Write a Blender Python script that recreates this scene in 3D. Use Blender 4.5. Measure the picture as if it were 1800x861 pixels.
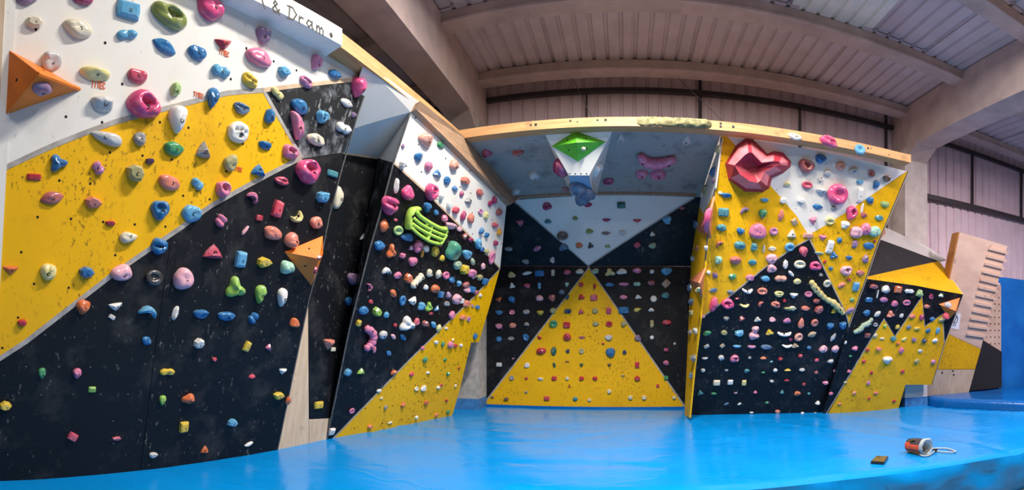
import bpy, bmesh, math, random
from mathutils import Vector, Matrix, noise
from mathutils.geometry import tessellate_polygon
for o in list(bpy.data.objects): bpy.data.objects.remove(o, do_unlink=True)
S = bpy.context.scene
COL = S.collection
PI = math.pi

# ------------------------------------------------------------------ camera: a stitched phone panorama, cylindrical lens
cd = bpy.data.cameras.new('panorama_camera')
cam = bpy.data.objects.new('panorama_camera', cd); COL.objects.link(cam)
cam.location = (0, 0, 1.0)
FPX, YH, XC = 840.0, 595.0, 1100.0
cd.type = 'PANO'; cd.panorama_type = 'CENTRAL_CYLINDRICAL'
mid = 0.5 * ((0 - XC) + (1800 - XC)) / FPX
cd.central_cylindrical_range_u_min = -900 / FPX
cd.central_cylindrical_range_u_max = 900 / FPX
cd.central_cylindrical_range_v_min = (YH - 861) / FPX
cd.central_cylindrical_range_v_max = YH / FPX
cd.central_cylindrical_radius = 1.0
cd.clip_start = .02; cd.clip_end = 200
cam.rotation_euler = (PI / 2, 0, -mid)
S.camera = cam

# ------------------------------------------------------------------ light
W = bpy.data.worlds.new('hall_ambient'); S.world = W; W.use_nodes = True
W.node_tree.nodes['Background'].inputs[0].default_value = (1.0, .98, 1.0, 1)
W.node_tree.nodes['Background'].inputs[1].default_value = .11
S.view_settings.view_transform = 'Standard'; S.view_settings.look = 'None'
S.view_settings.exposure = 0.0; S.view_settings.gamma = 1.0; S.view_settings.use_curve_mapping = False
def lamp(name, loc, sx, sy, power, col=(1, .945, .87), rot=(0, 0, 0)):
    l = bpy.data.lights.new(name, 'AREA'); l.shape = 'RECTANGLE'; l.size = sx; l.size_y = sy; l.energy = power; l.color = col
    o = bpy.data.objects.new(name, l); COL.objects.link(o); o.location = loc; o.rotation_euler = rot
    return o
lamp('tube_light', (.2, 3.0, 4.55), .2, 1.2, 330)
lamp('tube_light', (3.0, 2.4, 4.55), 1.3, .25, 130)
lamp('tube_light', (1.5, .2, 4.55), 1.3, .25, 90)
lamp('tube_light', (6.0, 3.0, 4.4), .4, 1.5, 260, (1.0, .86, .98))

CAM={"board":[[4.9333,5.8711,2.7072],[6.0511,5.8909,2.6337],[5.8597,6.3807,0.8144],[5.063,6.31,1.077],[4.8517,6.2421,1.3294]],"yellow":[[5.0641,6.3113,1.0722],[5.861,6.3821,0.8092],[5.8102,6.48,0.4457],[4.7254,6.4681,0.4898],[4.704,6.2805,1.1868]],"bare":[[4.7274,6.4708,0.4801],[5.8128,6.4829,0.4351],[5.7538,6.6045,-0.0167],[4.6732,6.5924,0.0284]],"n":[-0.0,-0.9656,-0.26],"rungs":[[[5.6057,5.9154,2.5426],[6.0761,5.9223,2.5171]],[[5.587,5.9499,2.4146],[6.0736,5.9578,2.3853]],[[5.5683,5.9845,2.2862],[6.0539,5.9929,2.2549]],[[5.5495,6.0191,2.1575],[6.0469,6.0299,2.1177]],[[5.5324,6.0558,2.0212],[6.0193,6.0684,1.9744]],[[5.5235,6.0905,1.8923],[6.0253,6.1023,1.8485]],[[5.5045,6.1256,1.7622],[6.0054,6.1379,1.7164]],[[5.5031,6.1635,1.6215],[5.9874,6.1756,1.5763]],[[5.484,6.1988,1.4903],[5.9703,6.2145,1.4319]],[[5.4648,6.2342,1.3587],[5.9624,6.2461,1.3145]],[[5.4606,6.2697,1.227],[5.9521,6.281,1.1849]],[[5.4431,6.3074,1.0868],[5.9077,6.3203,1.0388]]],"notice":[[5.04,6.2128,1.4381],[5.2484,6.216,1.4261],[5.2586,6.2887,1.1561],[5.0403,6.2817,1.1822]],"ux":[1.0,0.0,0.0],"uy":[0.0,-0.26,0.9656]}
PAN=[
["wall_left","white_panel","white",[[-2.7251,0.7365,1.9975],[-2.6311,1.0519,2.1537],[-2.5353,1.383,2.3065],[-2.428,1.7759,2.4647],[-2.3306,2.1172,2.6174],[-2.2615,2.3873,2.7088],[-2.1396,2.8285,2.8915],[-1.9893,3.3602,3.1244],[-1.9936,3.3577,3.11],[-2.4254,0.722,3.11]],[0.9532,-0.1562,-0.2588],0.018],
["wall_left","yellow_panel","yellow",[[-2.7251,0.7365,1.9975],[-2.6311,1.0519,2.1537],[-2.5353,1.383,2.3065],[-2.428,1.7759,2.4647],[-2.3306,2.1172,2.6174],[-2.2615,2.3873,2.7088],[-2.28,2.8277,2.3751],[-2.5193,2.1295,1.915],[-2.5961,1.9323,1.7513],[-2.7548,1.5027,1.4259],[-2.9629,0.9689,0.9814],[-3.039,0.7516,0.8324]],[0.9532,-0.1562,-0.2588],0.018],
["wall_left","black_panel","blackchalk",[[-2.2615,2.3873,2.7088],[-2.1396,2.8285,2.8915],[-1.9893,3.3602,3.1244],[-2.0821,3.307,2.8144],[-2.1715,3.2481,2.521],[-2.2817,2.8298,2.3675]],[0.9532,-0.1562,-0.2588],0.018],
["wall_left","black_panel","black",[[-2.2825,2.8309,2.3637],[-2.1742,3.2439,2.5133],[-2.2072,3.2595,2.3825],[-2.3104,3.2346,2.0174],[-2.3844,3.2393,1.7422],[-2.5077,3.2027,1.3099],[-2.6794,3.2042,0.6768],[-2.8693,3.2077,-0.0247],[-2.8757,3.2149,-0.0527],[-3.0911,1.9128,-0.0602],[-3.0766,1.9089,-0.0043],[-3.0301,1.9051,0.1691],[-2.8393,1.8809,0.8865],[-2.7175,1.8757,1.3381],[-2.6193,1.8731,1.7015],[-2.5193,2.1295,1.915]],[0.9532,-0.1562,-0.2588],0.018],
["wall_left","black_panel","black",[[-2.5961,1.9323,1.7513],[-2.6201,1.8689,1.7011],[-2.7183,1.8714,1.3379],[-2.84,1.8765,0.8865],[-3.0307,1.9005,0.1696],[-3.0772,1.9042,-0.0038],[-3.0917,1.9081,-0.0597],[-3.2902,0.7637,-0.1],[-3.039,0.7516,0.8324],[-2.9629,0.9689,0.9814],[-2.7548,1.5027,1.4259]],[0.9532,-0.1562,-0.2588],0.018],
["wall_left","black_panel","black",[[-2.7864,3.5717,0.2396],[-2.7446,3.8914,0.212],[-2.3271,4.2358,2.8066],[-2.3496,4.1013,2.7838],[-2.4213,3.6784,2.7039],[-2.4822,3.314,2.6414],[-2.6277,3.3477,1.5826]],[0.9803,-0.1399,-0.1392],0.018],
["wall_left","bare_panel","ply",[[-2.8815,3.1679,-0.0247],[-2.8193,3.6095,-0.0305],[-2.6218,3.3402,1.6319],[-2.6638,3.0724,1.6051]],[0.9803,-0.1399,-0.1392],0.018],
["wall_left","bare_panel","ply",[[-2.787,3.5726,0.234],[-2.7453,3.8923,0.2061],[-2.7744,3.9236,-0.0297],[-2.8188,3.6134,-0.0311]],[0.9803,-0.1399,-0.1392],0.018],
["wall_left","black_panel","blackchalk",[[-2.7807,3.8638,-0.0144],[-2.4749,3.7894,1.0808],[-2.257,3.7918,1.809],[-2.1587,3.8102,2.1209],[-2.0164,3.8197,2.5889],[-2.3486,4.111,2.7811]],[-0.6842,-0.7096,0.1685],0.004],
["wall_left","white_panel","white",[[-2.348,4.1099,2.7863],[-2.0164,3.8197,2.5889],[-1.8689,3.869,3.0358]],[-0.6842,-0.7096,0.1685],0.004],
["wall_left","white_panel","white",[[-2.447,3.5224,2.6798],[-2.3496,4.1013,2.7838],[-1.8689,3.869,3.0358],[-2.1871,3.4922,2.8199],[-2.3308,3.313,2.7216]],[0.4931,0.0801,-0.8663],0.018],
["wall_left","white_panel","white",[[-2.2826,3.3708,2.7544],[-1.8689,3.869,3.0358],[-1.7946,3.9905,3.12],[-1.9117,3.1348,3.12]],[0.1925,-0.1925,-0.9623],0.012],
["wall_left","white_panel","white",[[-2.0164,3.8197,2.5889],[-1.913,4.3364,2.4388],[-1.7234,5.3234,2.1257],[-1.6061,5.963,1.9043],[-1.4591,5.7144,2.6359],[-1.8689,3.869,3.0358]],[0.924,-0.2649,-0.2756],0.018],
["wall_left","black_panel","black",[[-2.7866,3.8526,-0.0245],[-2.4749,3.7894,1.0808],[-2.257,3.7918,1.809],[-2.1587,3.8102,2.1209],[-2.0164,3.8197,2.5889],[-1.913,4.3364,2.4388],[-1.7234,5.3234,2.1257],[-1.6061,5.963,1.9043],[-1.8713,5.5103,1.4503],[-2.3023,4.7229,0.7623],[-2.7666,3.9126,-0.0154]],[0.924,-0.2649,-0.2756],0.018],
["wall_left","yellow_panel","yellow",[[-1.6061,5.963,1.9043],[-1.7305,5.9696,1.481],[-1.8902,5.9593,0.9553],[-1.9418,5.7857,0.9491],[-2.1038,5.8279,0.3657],[-2.2223,5.8283,-0.0322],[-2.7706,3.9182,-0.034],[-2.3023,4.7229,0.7623],[-1.8713,5.5103,1.4503]],[0.924,-0.2649,-0.2756],0.018],
["wall_back","yellow_panel","yellow",[[-0.5272,6.8,2.0149],[0.8627,6.8,-0.0119],[-2.1479,6.8,-0.0527]],[0.0,-1.0,0.0],0.018],
["wall_back","black_panel","black",[[-0.5435,6.8,2.0233],[-2.1479,6.8,-0.0527],[-2.3999,6.8,-0.0645],[-2.3545,6.8,2.0794]],[0.0,-1.0,0.0],0.018],
["wall_back","black_panel","black",[[-0.5191,6.8,2.023],[1.0194,6.8,2.0314],[1.0194,6.8,-0.015],[0.8709,6.8,-0.012]],[0.0,-1.0,0.0],0.018],
["wall_back","white_panel","white",[[-0.5351,6.7967,2.0348],[-1.4798,6.1612,2.833],[-0.2931,6.15,2.8471],[0.9003,6.1554,2.8403]],[0.0,-0.7823,-0.6229],0.018],
["wall_back","black_panel","black",[[-0.5435,6.7995,2.0313],[-2.3405,6.7596,2.0815],[-1.8859,6.1485,2.849],[-1.4875,6.1609,2.8335]],[0.0,-0.7823,-0.6229],0.018],
["wall_back","black_panel","black",[[-0.5191,6.7997,2.031],[0.9007,6.1578,2.8373],[1.036,6.1586,2.8364],[1.1425,6.7916,2.0413]],[0.0,-0.7823,-0.6229],0.018],
["wall_back","roof_panel","roofgrey",[[-1.75,4.8,3.1097],[0.97,4.8,3.1097],[0.97,6.18,2.8413],[-1.4,6.18,2.8413]],[0.0,-0.191,-0.9816],0.018],
["wall_right","white_panel","white",[[1.0591,4.8945,3.1134],[3.3238,4.9847,3.0969],[2.6656,5.1681,2.5922],[2.3314,5.2509,2.3611],[2.1279,5.2947,2.2364],[1.9435,5.2085,2.4295],[1.6001,5.0866,2.6949]],[0.0341,-0.9242,-0.3803],0.018],
["wall_right","yellow_panel","yellow",[[0.9911,4.8892,3.1202],[1.0588,4.8934,3.1159],[1.6001,5.0866,2.6949],[1.9435,5.2085,2.4295],[2.1279,5.2947,2.2364],[2.1363,5.3155,2.1867],[1.9938,5.3432,2.1067],[1.6388,5.4351,1.8515],[1.0878,5.6057,1.3875],[0.8899,5.6596,1.2387],[0.9084,5.3221,2.0605],[0.9623,5.0883,2.6337]],[0.0341,-0.9242,-0.3803],0.018],
["wall_right","yellow_panel","yellow",[[2.129,5.2973,2.2302],[2.3314,5.2509,2.3611],[2.6656,5.1681,2.5922],[3.3405,4.9841,3.1],[3.1016,5.3402,2.2131],[3.0289,5.5131,1.7863],[2.9118,5.7628,1.1691],[2.8237,5.6891,1.3402],[2.4697,5.4916,1.7885],[2.1574,5.313,2.1946]],[0.0341,-0.9242,-0.3803],0.018],
["wall_right","black_panel","black",[[2.1437,5.3155,2.1872],[2.4697,5.4916,1.7885],[2.8237,5.6891,1.3402],[2.9134,5.7659,1.1615],[2.8321,6.0084,0.5651],[2.7851,6.2928,-0.1306],[0.8298,6.1868,-0.0478],[0.8512,5.9175,0.6086],[0.8903,5.6624,1.232],[1.0878,5.6057,1.3875],[1.6388,5.4351,1.8515],[1.9938,5.3432,2.1067]],[0.0341,-0.9242,-0.3803],0.018],
["wall_right","white_panel","white",[[0.9928,4.8976,3.1],[0.9581,5.0661,2.6266],[0.9547,5.218,2.5788],[0.9529,5.8338,2.5481],[0.9924,6.8994,3.0745],[0.9959,6.8658,3.1226]],[-0.9973,0.0007,0.0734],0.018],
["wall_right","yellow_panel","yellow",[[0.9541,5.2151,2.5716],[0.9174,5.3751,2.0711],[0.8555,5.4412,1.2295],[0.8113,5.6405,0.6269],[0.7684,5.7291,0.0435],[0.7652,6.2091,-0.0054],[0.8365,6.4103,0.9615],[0.9381,6.75,2.3386],[0.9917,6.8943,3.0647],[0.9523,5.8302,2.5402]],[-0.9973,0.0007,0.0734],0.018],
["wall_right","flank_panel","ply",[[3.3405,4.9841,3.1],[3.1016,5.3402,2.2131],[3.0289,5.5131,1.7863],[2.9014,5.7593,1.1766],[2.8321,6.0084,0.5651],[2.7818,6.2854,-0.1129],[2.9818,6.75,-0.1],[3.55,6.75,3.06]],[0.995,0.0995,0.0],-0.018],
["wall_zigzag","yellow_panel","yellow",[[2.7558,6.1868,-0.1288],[3.2947,5.8885,0.9598],[3.4829,5.8041,1.282],[3.7394,5.9237,1.0334],[4.1241,5.7739,1.6251],[4.2956,5.9464,1.1878],[4.6259,5.9224,1.3892],[4.8005,6.1009,0.9353],[4.7153,6.3269,0.2391],[4.1301,6.234,0.2789],[4.0747,6.3705,-0.1433]],[0.1272,-0.9388,-0.3202],0.018],
["wall_zigzag","black_panel","black",[[2.746,6.1649,-0.0686],[3.2947,5.8885,0.9598],[3.4829,5.8041,1.282],[3.7394,5.9237,1.0334],[4.1241,5.7739,1.6251],[4.2956,5.9464,1.1878],[4.6259,5.9224,1.3892],[4.8005,6.1009,0.9353],[4.9932,5.8641,1.706],[3.9617,5.7029,1.7688],[3.0797,5.5741,1.796],[3.0042,5.562,1.8015],[2.684,6.1835,-0.1476]],[0.1272,-0.9388,-0.3202],0.018],
["wall_zigzag","yellow_panel","yellow",[[2.9861,5.56,1.8002],[4.9904,5.8607,1.7148],[4.8982,6.38,2.3023]],[0.0,-0.7507,0.6606],0.018],
["wall_zigzag","black_panel","black2",[[2.9861,5.56,1.8002],[4.8982,6.38,2.3023],[3.7668,6.38,2.5347],[3.4363,6.38,2.6046]],[0.0,-0.7507,0.6606],0.018],
["wall_zigzag","cap_panel","capwhite",[[3.4363,6.38,2.6046],[3.7668,6.38,2.5347],[4.8982,6.38,2.3023],[5.0888,6.42,2.3556],[4.7414,6.49,2.5501],[3.9791,6.49,2.7491],[3.5455,6.49,2.8224]],[0.0,-0.53,0.848],0.018],
["wall_zigzag","flank_panel","ply",[[4.9904,5.8607,1.7148],[4.8071,6.1018,0.9353],[4.7153,6.3269,0.2391],[4.62,6.6,0.3],[4.95,6.6,2.2],[4.8982,6.38,2.3023]],[1.0,0.0,0.0],-0.018]]
TRIM=[
["wall_left","rawgrey",[[-2.7251,0.7365,1.9975],[-2.6311,1.0519,2.1537],[-2.5353,1.383,2.3065],[-2.428,1.7759,2.4647],[-2.3306,2.1172,2.6174],[-2.2615,2.3873,2.7088]],[0.9532,-0.1562,-0.2588],0.03,0.002,"joint_strip"],
["wall_left","rawwood",[[-2.2615,2.3873,2.7088],[-2.1396,2.8285,2.8915],[-1.9893,3.3602,3.1244]],[0.9532,-0.1562,-0.2588],0.028,0.002,"joint_strip"],
["wall_left","rawgrey",[[-3.039,0.7516,0.8324],[-2.9629,0.9689,0.9814],[-2.7548,1.5027,1.4259],[-2.5961,1.9323,1.7513],[-2.5193,2.1295,1.915],[-2.28,2.8277,2.3751]],[0.9532,-0.1562,-0.2588],0.032,0.002,"joint_strip"],
["wall_left","rawgrey",[[-2.2615,2.3873,2.7088],[-2.28,2.8277,2.3751]],[0.9532,-0.1562,-0.2588],0.026,0.002,"joint_strip"],
["wall_left","edgegrey",[[-1.9893,3.3602,3.1244],[-2.0821,3.307,2.8144],[-2.2072,3.2595,2.3825],[-2.3104,3.2346,2.0174],[-2.3844,3.2393,1.7422],[-2.5077,3.2027,1.3099],[-2.6794,3.2042,0.6768],[-2.8693,3.2077,-0.0247]],[0.9532,-0.1562,-0.2588],0.012,0.002,"joint_strip"],
["wall_left","white",[[-2.4254,0.722,3.11],[-2.8592,0.7429,1.5],[-3.2633,0.7624,0.0]],[0.9532,-0.1562,-0.2588],0.06,0.012,"end_trim"],
["wall_left","rawwood",[[-2.4352,3.5962,2.6882],[-2.3496,4.1013,2.7838]],[0.9803,-0.1399,-0.1392],0.02,0.002,"joint_strip"],
["wall_left","rawgrey",[[-2.7666,3.9126,-0.0154],[-2.3023,4.7229,0.7623],[-1.8713,5.5103,1.4503],[-1.6061,5.963,1.9043]],[0.924,-0.2649,-0.2756],0.016,0.002,"joint_strip"],
["wall_left","rawwood",[[-2.0164,3.8197,2.5889],[-1.913,4.3364,2.4388],[-1.7234,5.3234,2.1257],[-1.6061,5.963,1.9043]],[0.924,-0.2649,-0.2756],0.018,0.002,"joint_strip"],
["wall_left","edgegrey",[[-2.7839,3.8489,-0.0123],[-2.4749,3.7894,1.0808],[-2.257,3.7918,1.809],[-2.1587,3.8102,2.1209],[-2.0164,3.8197,2.5889],[-1.8689,3.869,3.0358]],[0.924,-0.2649,-0.2756],0.016,0.002,"joint_strip"],
["wall_back","rawgrey",[[-2.1479,6.8,-0.0527],[-0.5272,6.8,2.0149],[0.8709,6.8,-0.012]],[0.0,-1.0,0.0],0.022,0.002,"joint_strip"],
["wall_back","rawgrey",[[-1.4798,6.1612,2.833],[-0.5349,6.7938,2.0385],[0.8932,6.158,2.8371]],[0.0,-0.7823,-0.6229],0.022,0.002,"joint_strip"],
["wall_right","rawgrey",[[0.8899,5.6596,1.2387],[1.0878,5.6057,1.3875],[1.6388,5.4351,1.8515],[1.9938,5.3432,2.1067],[2.1363,5.3155,2.1867]],[0.0341,-0.9242,-0.3803],0.016,0.002,"joint_strip"],
["wall_right","rawgrey",[[2.1405,5.3077,2.2059],[2.4697,5.4916,1.7885],[2.8237,5.6891,1.3402],[2.9134,5.7659,1.1615]],[0.0341,-0.9242,-0.3803],0.016,0.002,"joint_strip"],
["wall_right","edgegrey",[[0.9928,4.8976,3.1],[0.9623,5.0883,2.6337],[0.9084,5.3221,2.0605],[0.8899,5.6596,1.2387],[0.8512,5.9175,0.6086],[0.8289,6.1802,-0.0318]],[0.0341,-0.9242,-0.3803],0.014,0.002,"joint_strip"],
["wall_right","edgegrey",[[3.3405,4.9841,3.1],[3.1016,5.3402,2.2131],[3.0289,5.5131,1.7863],[2.9014,5.7593,1.1766],[2.8321,6.0084,0.5651],[2.7818,6.2854,-0.1129]],[0.0341,-0.9242,-0.3803],0.014,0.002,"joint_strip"],
["wall_zigzag","rawgrey",[[2.746,6.1649,-0.0686],[3.2947,5.8885,0.9598],[3.4829,5.8041,1.282],[3.7394,5.9237,1.0334],[4.1241,5.7739,1.6251],[4.2956,5.9464,1.1878],[4.6259,5.9224,1.3892],[4.8005,6.1009,0.9353]],[0.1272,-0.9388,-0.3202],0.018,0.002,"joint_strip"],
["wall_zigzag","edgegrey",[[4.9932,5.8641,1.706],[4.8071,6.1018,0.9353],[4.7153,6.3269,0.2391]],[0.1272,-0.9388,-0.3202],0.014,0.002,"joint_strip"]]
VOL={"near":{"base":[[-2.5599,0.7304,2.6099],[-2.648,0.7351,2.2825],[-2.5312,1.1655,2.453]],"apex":[-2.3335,0.836,2.3751],"n":[0.9532,-0.1562,-0.2588]},"edge":{"base":[[-2.4652,2.8434,1.6832],[-2.471,3.1988,1.4475],[-2.3891,3.2538,1.716],[-2.3586,3.2084,1.8557]],"apex":[-2.2772,3.0479,1.6341],"n":[0.9532,-0.1562,-0.2588]},"zig":{"base":[[4.5022,5.8569,1.5321],[4.8085,5.971,1.3194],[4.9366,5.9466,1.4416],[4.9412,5.8735,1.6579]],"apex":[4.7468,5.7527,1.4351],"n":[0.1272,-0.9388,-0.3202]},"flank_up":{"base":[[0.9512,5.0627,2.5331],[0.9471,6.3689,2.4641],[0.9187,5.1247,2.0909]],"apex":[0.8479,4.9327,2.2215],"n":[-0.9973,0.0007,0.0734]},"flank_low":{"base":[[0.8973,5.3339,1.7985],[0.9014,6.7813,1.8388],[0.8733,5.4279,1.4712]],"apex":[0.8033,5.1897,1.6127],"n":[-0.9973,0.0007,0.0734]}}
RED={"base":[[1.0534,4.9952,2.8682],[1.1535,4.9273,3.0422],[1.2614,4.8973,3.1247],[1.3192,4.8969,3.1308],[1.5131,4.9558,3.0051],[1.5818,4.9449,3.0377],[1.6927,4.9497,3.0359],[1.7972,4.9839,2.9623],[1.7986,5.005,2.911],[1.7206,5.0313,2.8401],[1.5974,5.0513,2.7806],[1.5793,5.0921,2.6798],[1.5107,5.1094,2.6316],[1.3032,5.1066,2.6198],[1.1016,5.057,2.7223]],"mid":[[1.0735,4.9387,2.8495],[1.1678,4.8812,2.9977],[1.2625,4.8573,3.0642],[1.3027,4.8571,3.0683],[1.4872,4.9098,2.9568],[1.5743,4.9029,2.9813],[1.6663,4.908,2.9771],[1.7409,4.9299,2.9306],[1.7399,4.9445,2.895],[1.6791,4.9639,2.8424],[1.5464,4.9857,2.7775],[1.5284,5.0258,2.6784],[1.4776,5.0386,2.6428],[1.2971,5.0361,2.6328],[1.1167,4.9936,2.7198]],"ridge":[[1.1176,4.8221,2.795],[1.2084,4.7568,2.8829],[1.2424,4.7283,2.9026],[1.2793,4.7282,2.9063],[1.4026,4.8024,2.842],[1.5431,4.8238,2.8814],[1.6088,4.8441,2.8905],[1.6318,4.8595,2.8816],[1.6276,4.8648,2.8682],[1.5733,4.8628,2.8421],[1.4501,4.8648,2.7735],[1.4137,4.8805,2.6796],[1.3868,4.8887,2.6573],[1.2896,4.8729,2.6607],[1.1738,4.8444,2.7194]],"pit":[[1.2414,4.887,2.8062],[1.2661,4.8709,2.8473],[1.2875,4.8649,2.8639],[1.3106,4.8649,2.8661],[1.3723,4.8787,2.8379],[1.4772,4.8383,2.8535],[1.5266,4.8462,2.865],[1.5405,4.8529,2.8633],[1.5294,4.855,2.8571],[1.4822,4.8546,2.8407],[1.3997,4.8928,2.8061],[1.3698,4.9112,2.7587],[1.3533,4.9153,2.7473],[1.3114,4.9112,2.7534],[1.2739,4.9011,2.7748]],"n":[0.0341,-0.9242,-0.3803]}
POLY=[
{"o":[2.4986,5.6012,1.5246],"ux":[0.9993,0.0368,0.0],"uy":[0.014,-0.38,0.9249],"n":[0.0341,-0.9242,-0.3803],"pts":[[-0.2583,0.205,0.0],[-0.1903,0.1275,0.0],[-0.1066,0.0567,0.0],[-0.0146,-0.0077,0.0],[0.1009,-0.0571,0.0],[0.1987,-0.1317,0.0],[0.2701,-0.1928,0.0]],"r":[0.036,0.045,0.0405,0.03375,0.045,0.042749999999999996,0.0315],"col":"yc","label":"long chalky yellow bent tube hold beside lower yellow tip of the block","rad":0.045},
{"o":[3.1271,5.7896,1.1831],"ux":[0.9909,0.1343,0.0],"uy":[0.043,-0.3173,0.9473],"n":[0.1272,-0.9388,-0.3202],"pts":[[-0.131,-0.09,0.0],[-0.0528,-0.0566,0.0],[-0.0008,0.0094,0.0],[0.0709,0.0353,0.0],[0.1137,0.1019,0.0]],"r":[0.027999999999999997,0.04,0.036000000000000004,0.04,0.027999999999999997],"col":"sg","label":"pale green wavy hold on black of the zigzag panel","rad":0.04},
{"o":[-2.4232,4.0423,1.0112],"ux":[0.2756,0.9613,0.0],"uy":[0.265,-0.076,0.9613],"n":[0.924,-0.2649,-0.2756],"pts":[[-0.0657,0.0976,0.0],[0.0115,0.0641,0.0],[0.0461,0.0062,0.0],[0.0296,-0.0639,0.0],[-0.0214,-0.1041,0.0]],"r":[0.0357,0.042,0.042,0.042,0.0357],"col":"pk","label":"long pink curved sausage hold low on side wall black field","rad":0.042},
{"o":[-2.1186,4.487,1.6048],"ux":[0.2756,0.9613,0.0],"uy":[0.265,-0.076,0.9613],"n":[0.924,-0.2649,-0.2756],"pts":[[-0.0491,-0.0523,0.0],[-0.0031,-0.0005,0.0],[0.0522,0.0528,0.0]],"r":[0.04,0.034,0.04],"col":"cr","label":"cream peanut shaped hold on side wall black field below lime grid","rad":0.04},
{"o":[0.3305,5.2958,3.0133],"ux":[1.0,0.0,0.0],"uy":[0.0,-0.9816,0.191],"n":[0.0,-0.191,-0.9816],"pts":[[-0.1691,0.0726,0.0],[-0.1159,-0.0161,0.0],[-0.0121,-0.0589,0.0],[0.1006,-0.0304,0.0],[0.1965,0.0327,0.0]],"r":[0.041999999999999996,0.06,0.066,0.06,0.041999999999999996],"col":"pk","label":"wide pink ledge hold bolted under the roof overhang","rad":0.06}]
GRID={"c":[-1.9861,4.3954,2.1369],"ux":[0.2756,0.9613,0.0],"uy":[0.265,-0.076,0.9613],"n":[0.924,-0.2649,-0.2756],"top":[[-0.2312,0.1075],[-0.1577,0.0707],[0.0324,0.033],[0.1828,0.0171],[0.268,0.027]],"bars":[[[-0.2498,0.043],[-0.1379,0.0071],[0.0506,-0.0227],[0.2645,-0.0404]],[[-0.2481,-0.0127],[-0.139,-0.0399],[0.0323,-0.0688],[0.2453,-0.0882]],[[-0.2436,-0.0528],[-0.1386,-0.092],[0.0365,-0.1328],[0.2095,-0.1385]]],"ends":[[[-0.1789,0.1383],[-0.2486,0.1142],[-0.2757,0.0534],[-0.2698,-0.0165],[-0.248,-0.0637]],[[0.2643,0.0375],[0.2996,-0.012],[0.2755,-0.0721],[0.2364,-0.1399]],[[0.0372,0.0285],[0.0323,-0.0688],[0.0252,-0.1238]]]}
HANG={"top":[[-0.825,4.8604,3.098],[-0.1391,4.8479,3.1004]],"low":[[-0.6025,5.05,2.7362],[-0.3867,5.05,2.729]],"back":[[-0.6291,5.55,2.6611],[-0.3791,5.55,2.6806]],"roofback":[[-0.6986,6.1629,2.8446],[-0.3561,6.0501,2.8665]]}
GREEN={"base":[[-0.7678,4.9076,2.9994],[-0.5144,4.843,3.1126],[-0.2071,4.8906,3.014],[-0.4971,4.9809,2.8536]],"apex":[-0.4933,4.7946,2.9775],"n":[-0.0144,-0.8822,-0.4707]}
PL={"P1":[[0.1617,0.9868,0.0],[0.2554,-0.0419,0.9659],[0.9532,-0.1562,-0.2588]],"IN":[[0.1413,0.99,-0.0],[0.1378,-0.0197,0.9903],[0.9803,-0.1399,-0.1392]],"P2":[[0.2756,0.9613,0.0],[0.265,-0.076,0.9613],[0.924,-0.2649,-0.2756]],"BU":[[1.0,0.0,0.0],[0.0,-0.6229,0.7823],[0.0,-0.7823,-0.6229]],"BL":[[1.0,0.0,0.0],[-0.0,0.0,1.0],[0.0,-1.0,0.0]],"RO":[[1.0,0.0,0.0],[0.0,-0.9816,0.191],[0.0,-0.191,-0.9816]],"RS":[[-0.0007,-1.0,0.0],[0.0734,-0.0001,0.9973],[-0.9973,0.0007,0.0734]],"RB":[[0.9993,0.0368,0.0],[0.014,-0.38,0.9249],[0.0341,-0.9242,-0.3803]],"ZZ":[[0.9909,0.1343,0.0],[0.043,-0.3173,0.9473],[0.1272,-0.9388,-0.3202]],"LP":[[1.0,0.0,0.0],[-0.0,0.0,1.0],[0.0,-1.0,0.0]],"V1":[[-0.8839,0.4677,0.0],[0.4355,0.8229,0.3649],[0.1707,0.3225,-0.9311]],"V2":[[-0.5863,0.8101,-0.0],[0.2792,0.2021,0.9387],[0.7604,0.5504,-0.3447]],"VZ":[[0.9879,-0.1549,0.0],[0.0863,0.5503,0.8305],[-0.1286,-0.8205,0.5571]],"HLs":[[0.0251,-0.9997,0.0],[-0.5315,-0.0134,0.8469],[-0.8467,-0.0213,-0.5317]],"HRs":[[-0.0567,0.9984,0.0],[0.535,0.0304,0.8443],[0.843,0.0479,-0.5358]],"HB":[[0.9659,-0.259,0.0],[-0.2569,-0.958,0.1274],[-0.033,-0.1231,-0.9919]],"FU":[[-0.0007,-1.0,0.0],[0.0734,-0.0001,0.9973],[-0.9973,0.0007,0.0734]],"FL":[[-0.0007,-1.0,0.0],[0.0734,-0.0001,0.9973],[-0.9973,0.0007,0.0734]],"HG":[[0.8838,0.4678,-0.0],[0.3752,-0.709,0.5971],[0.2793,-0.5278,-0.8021]]}
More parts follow.
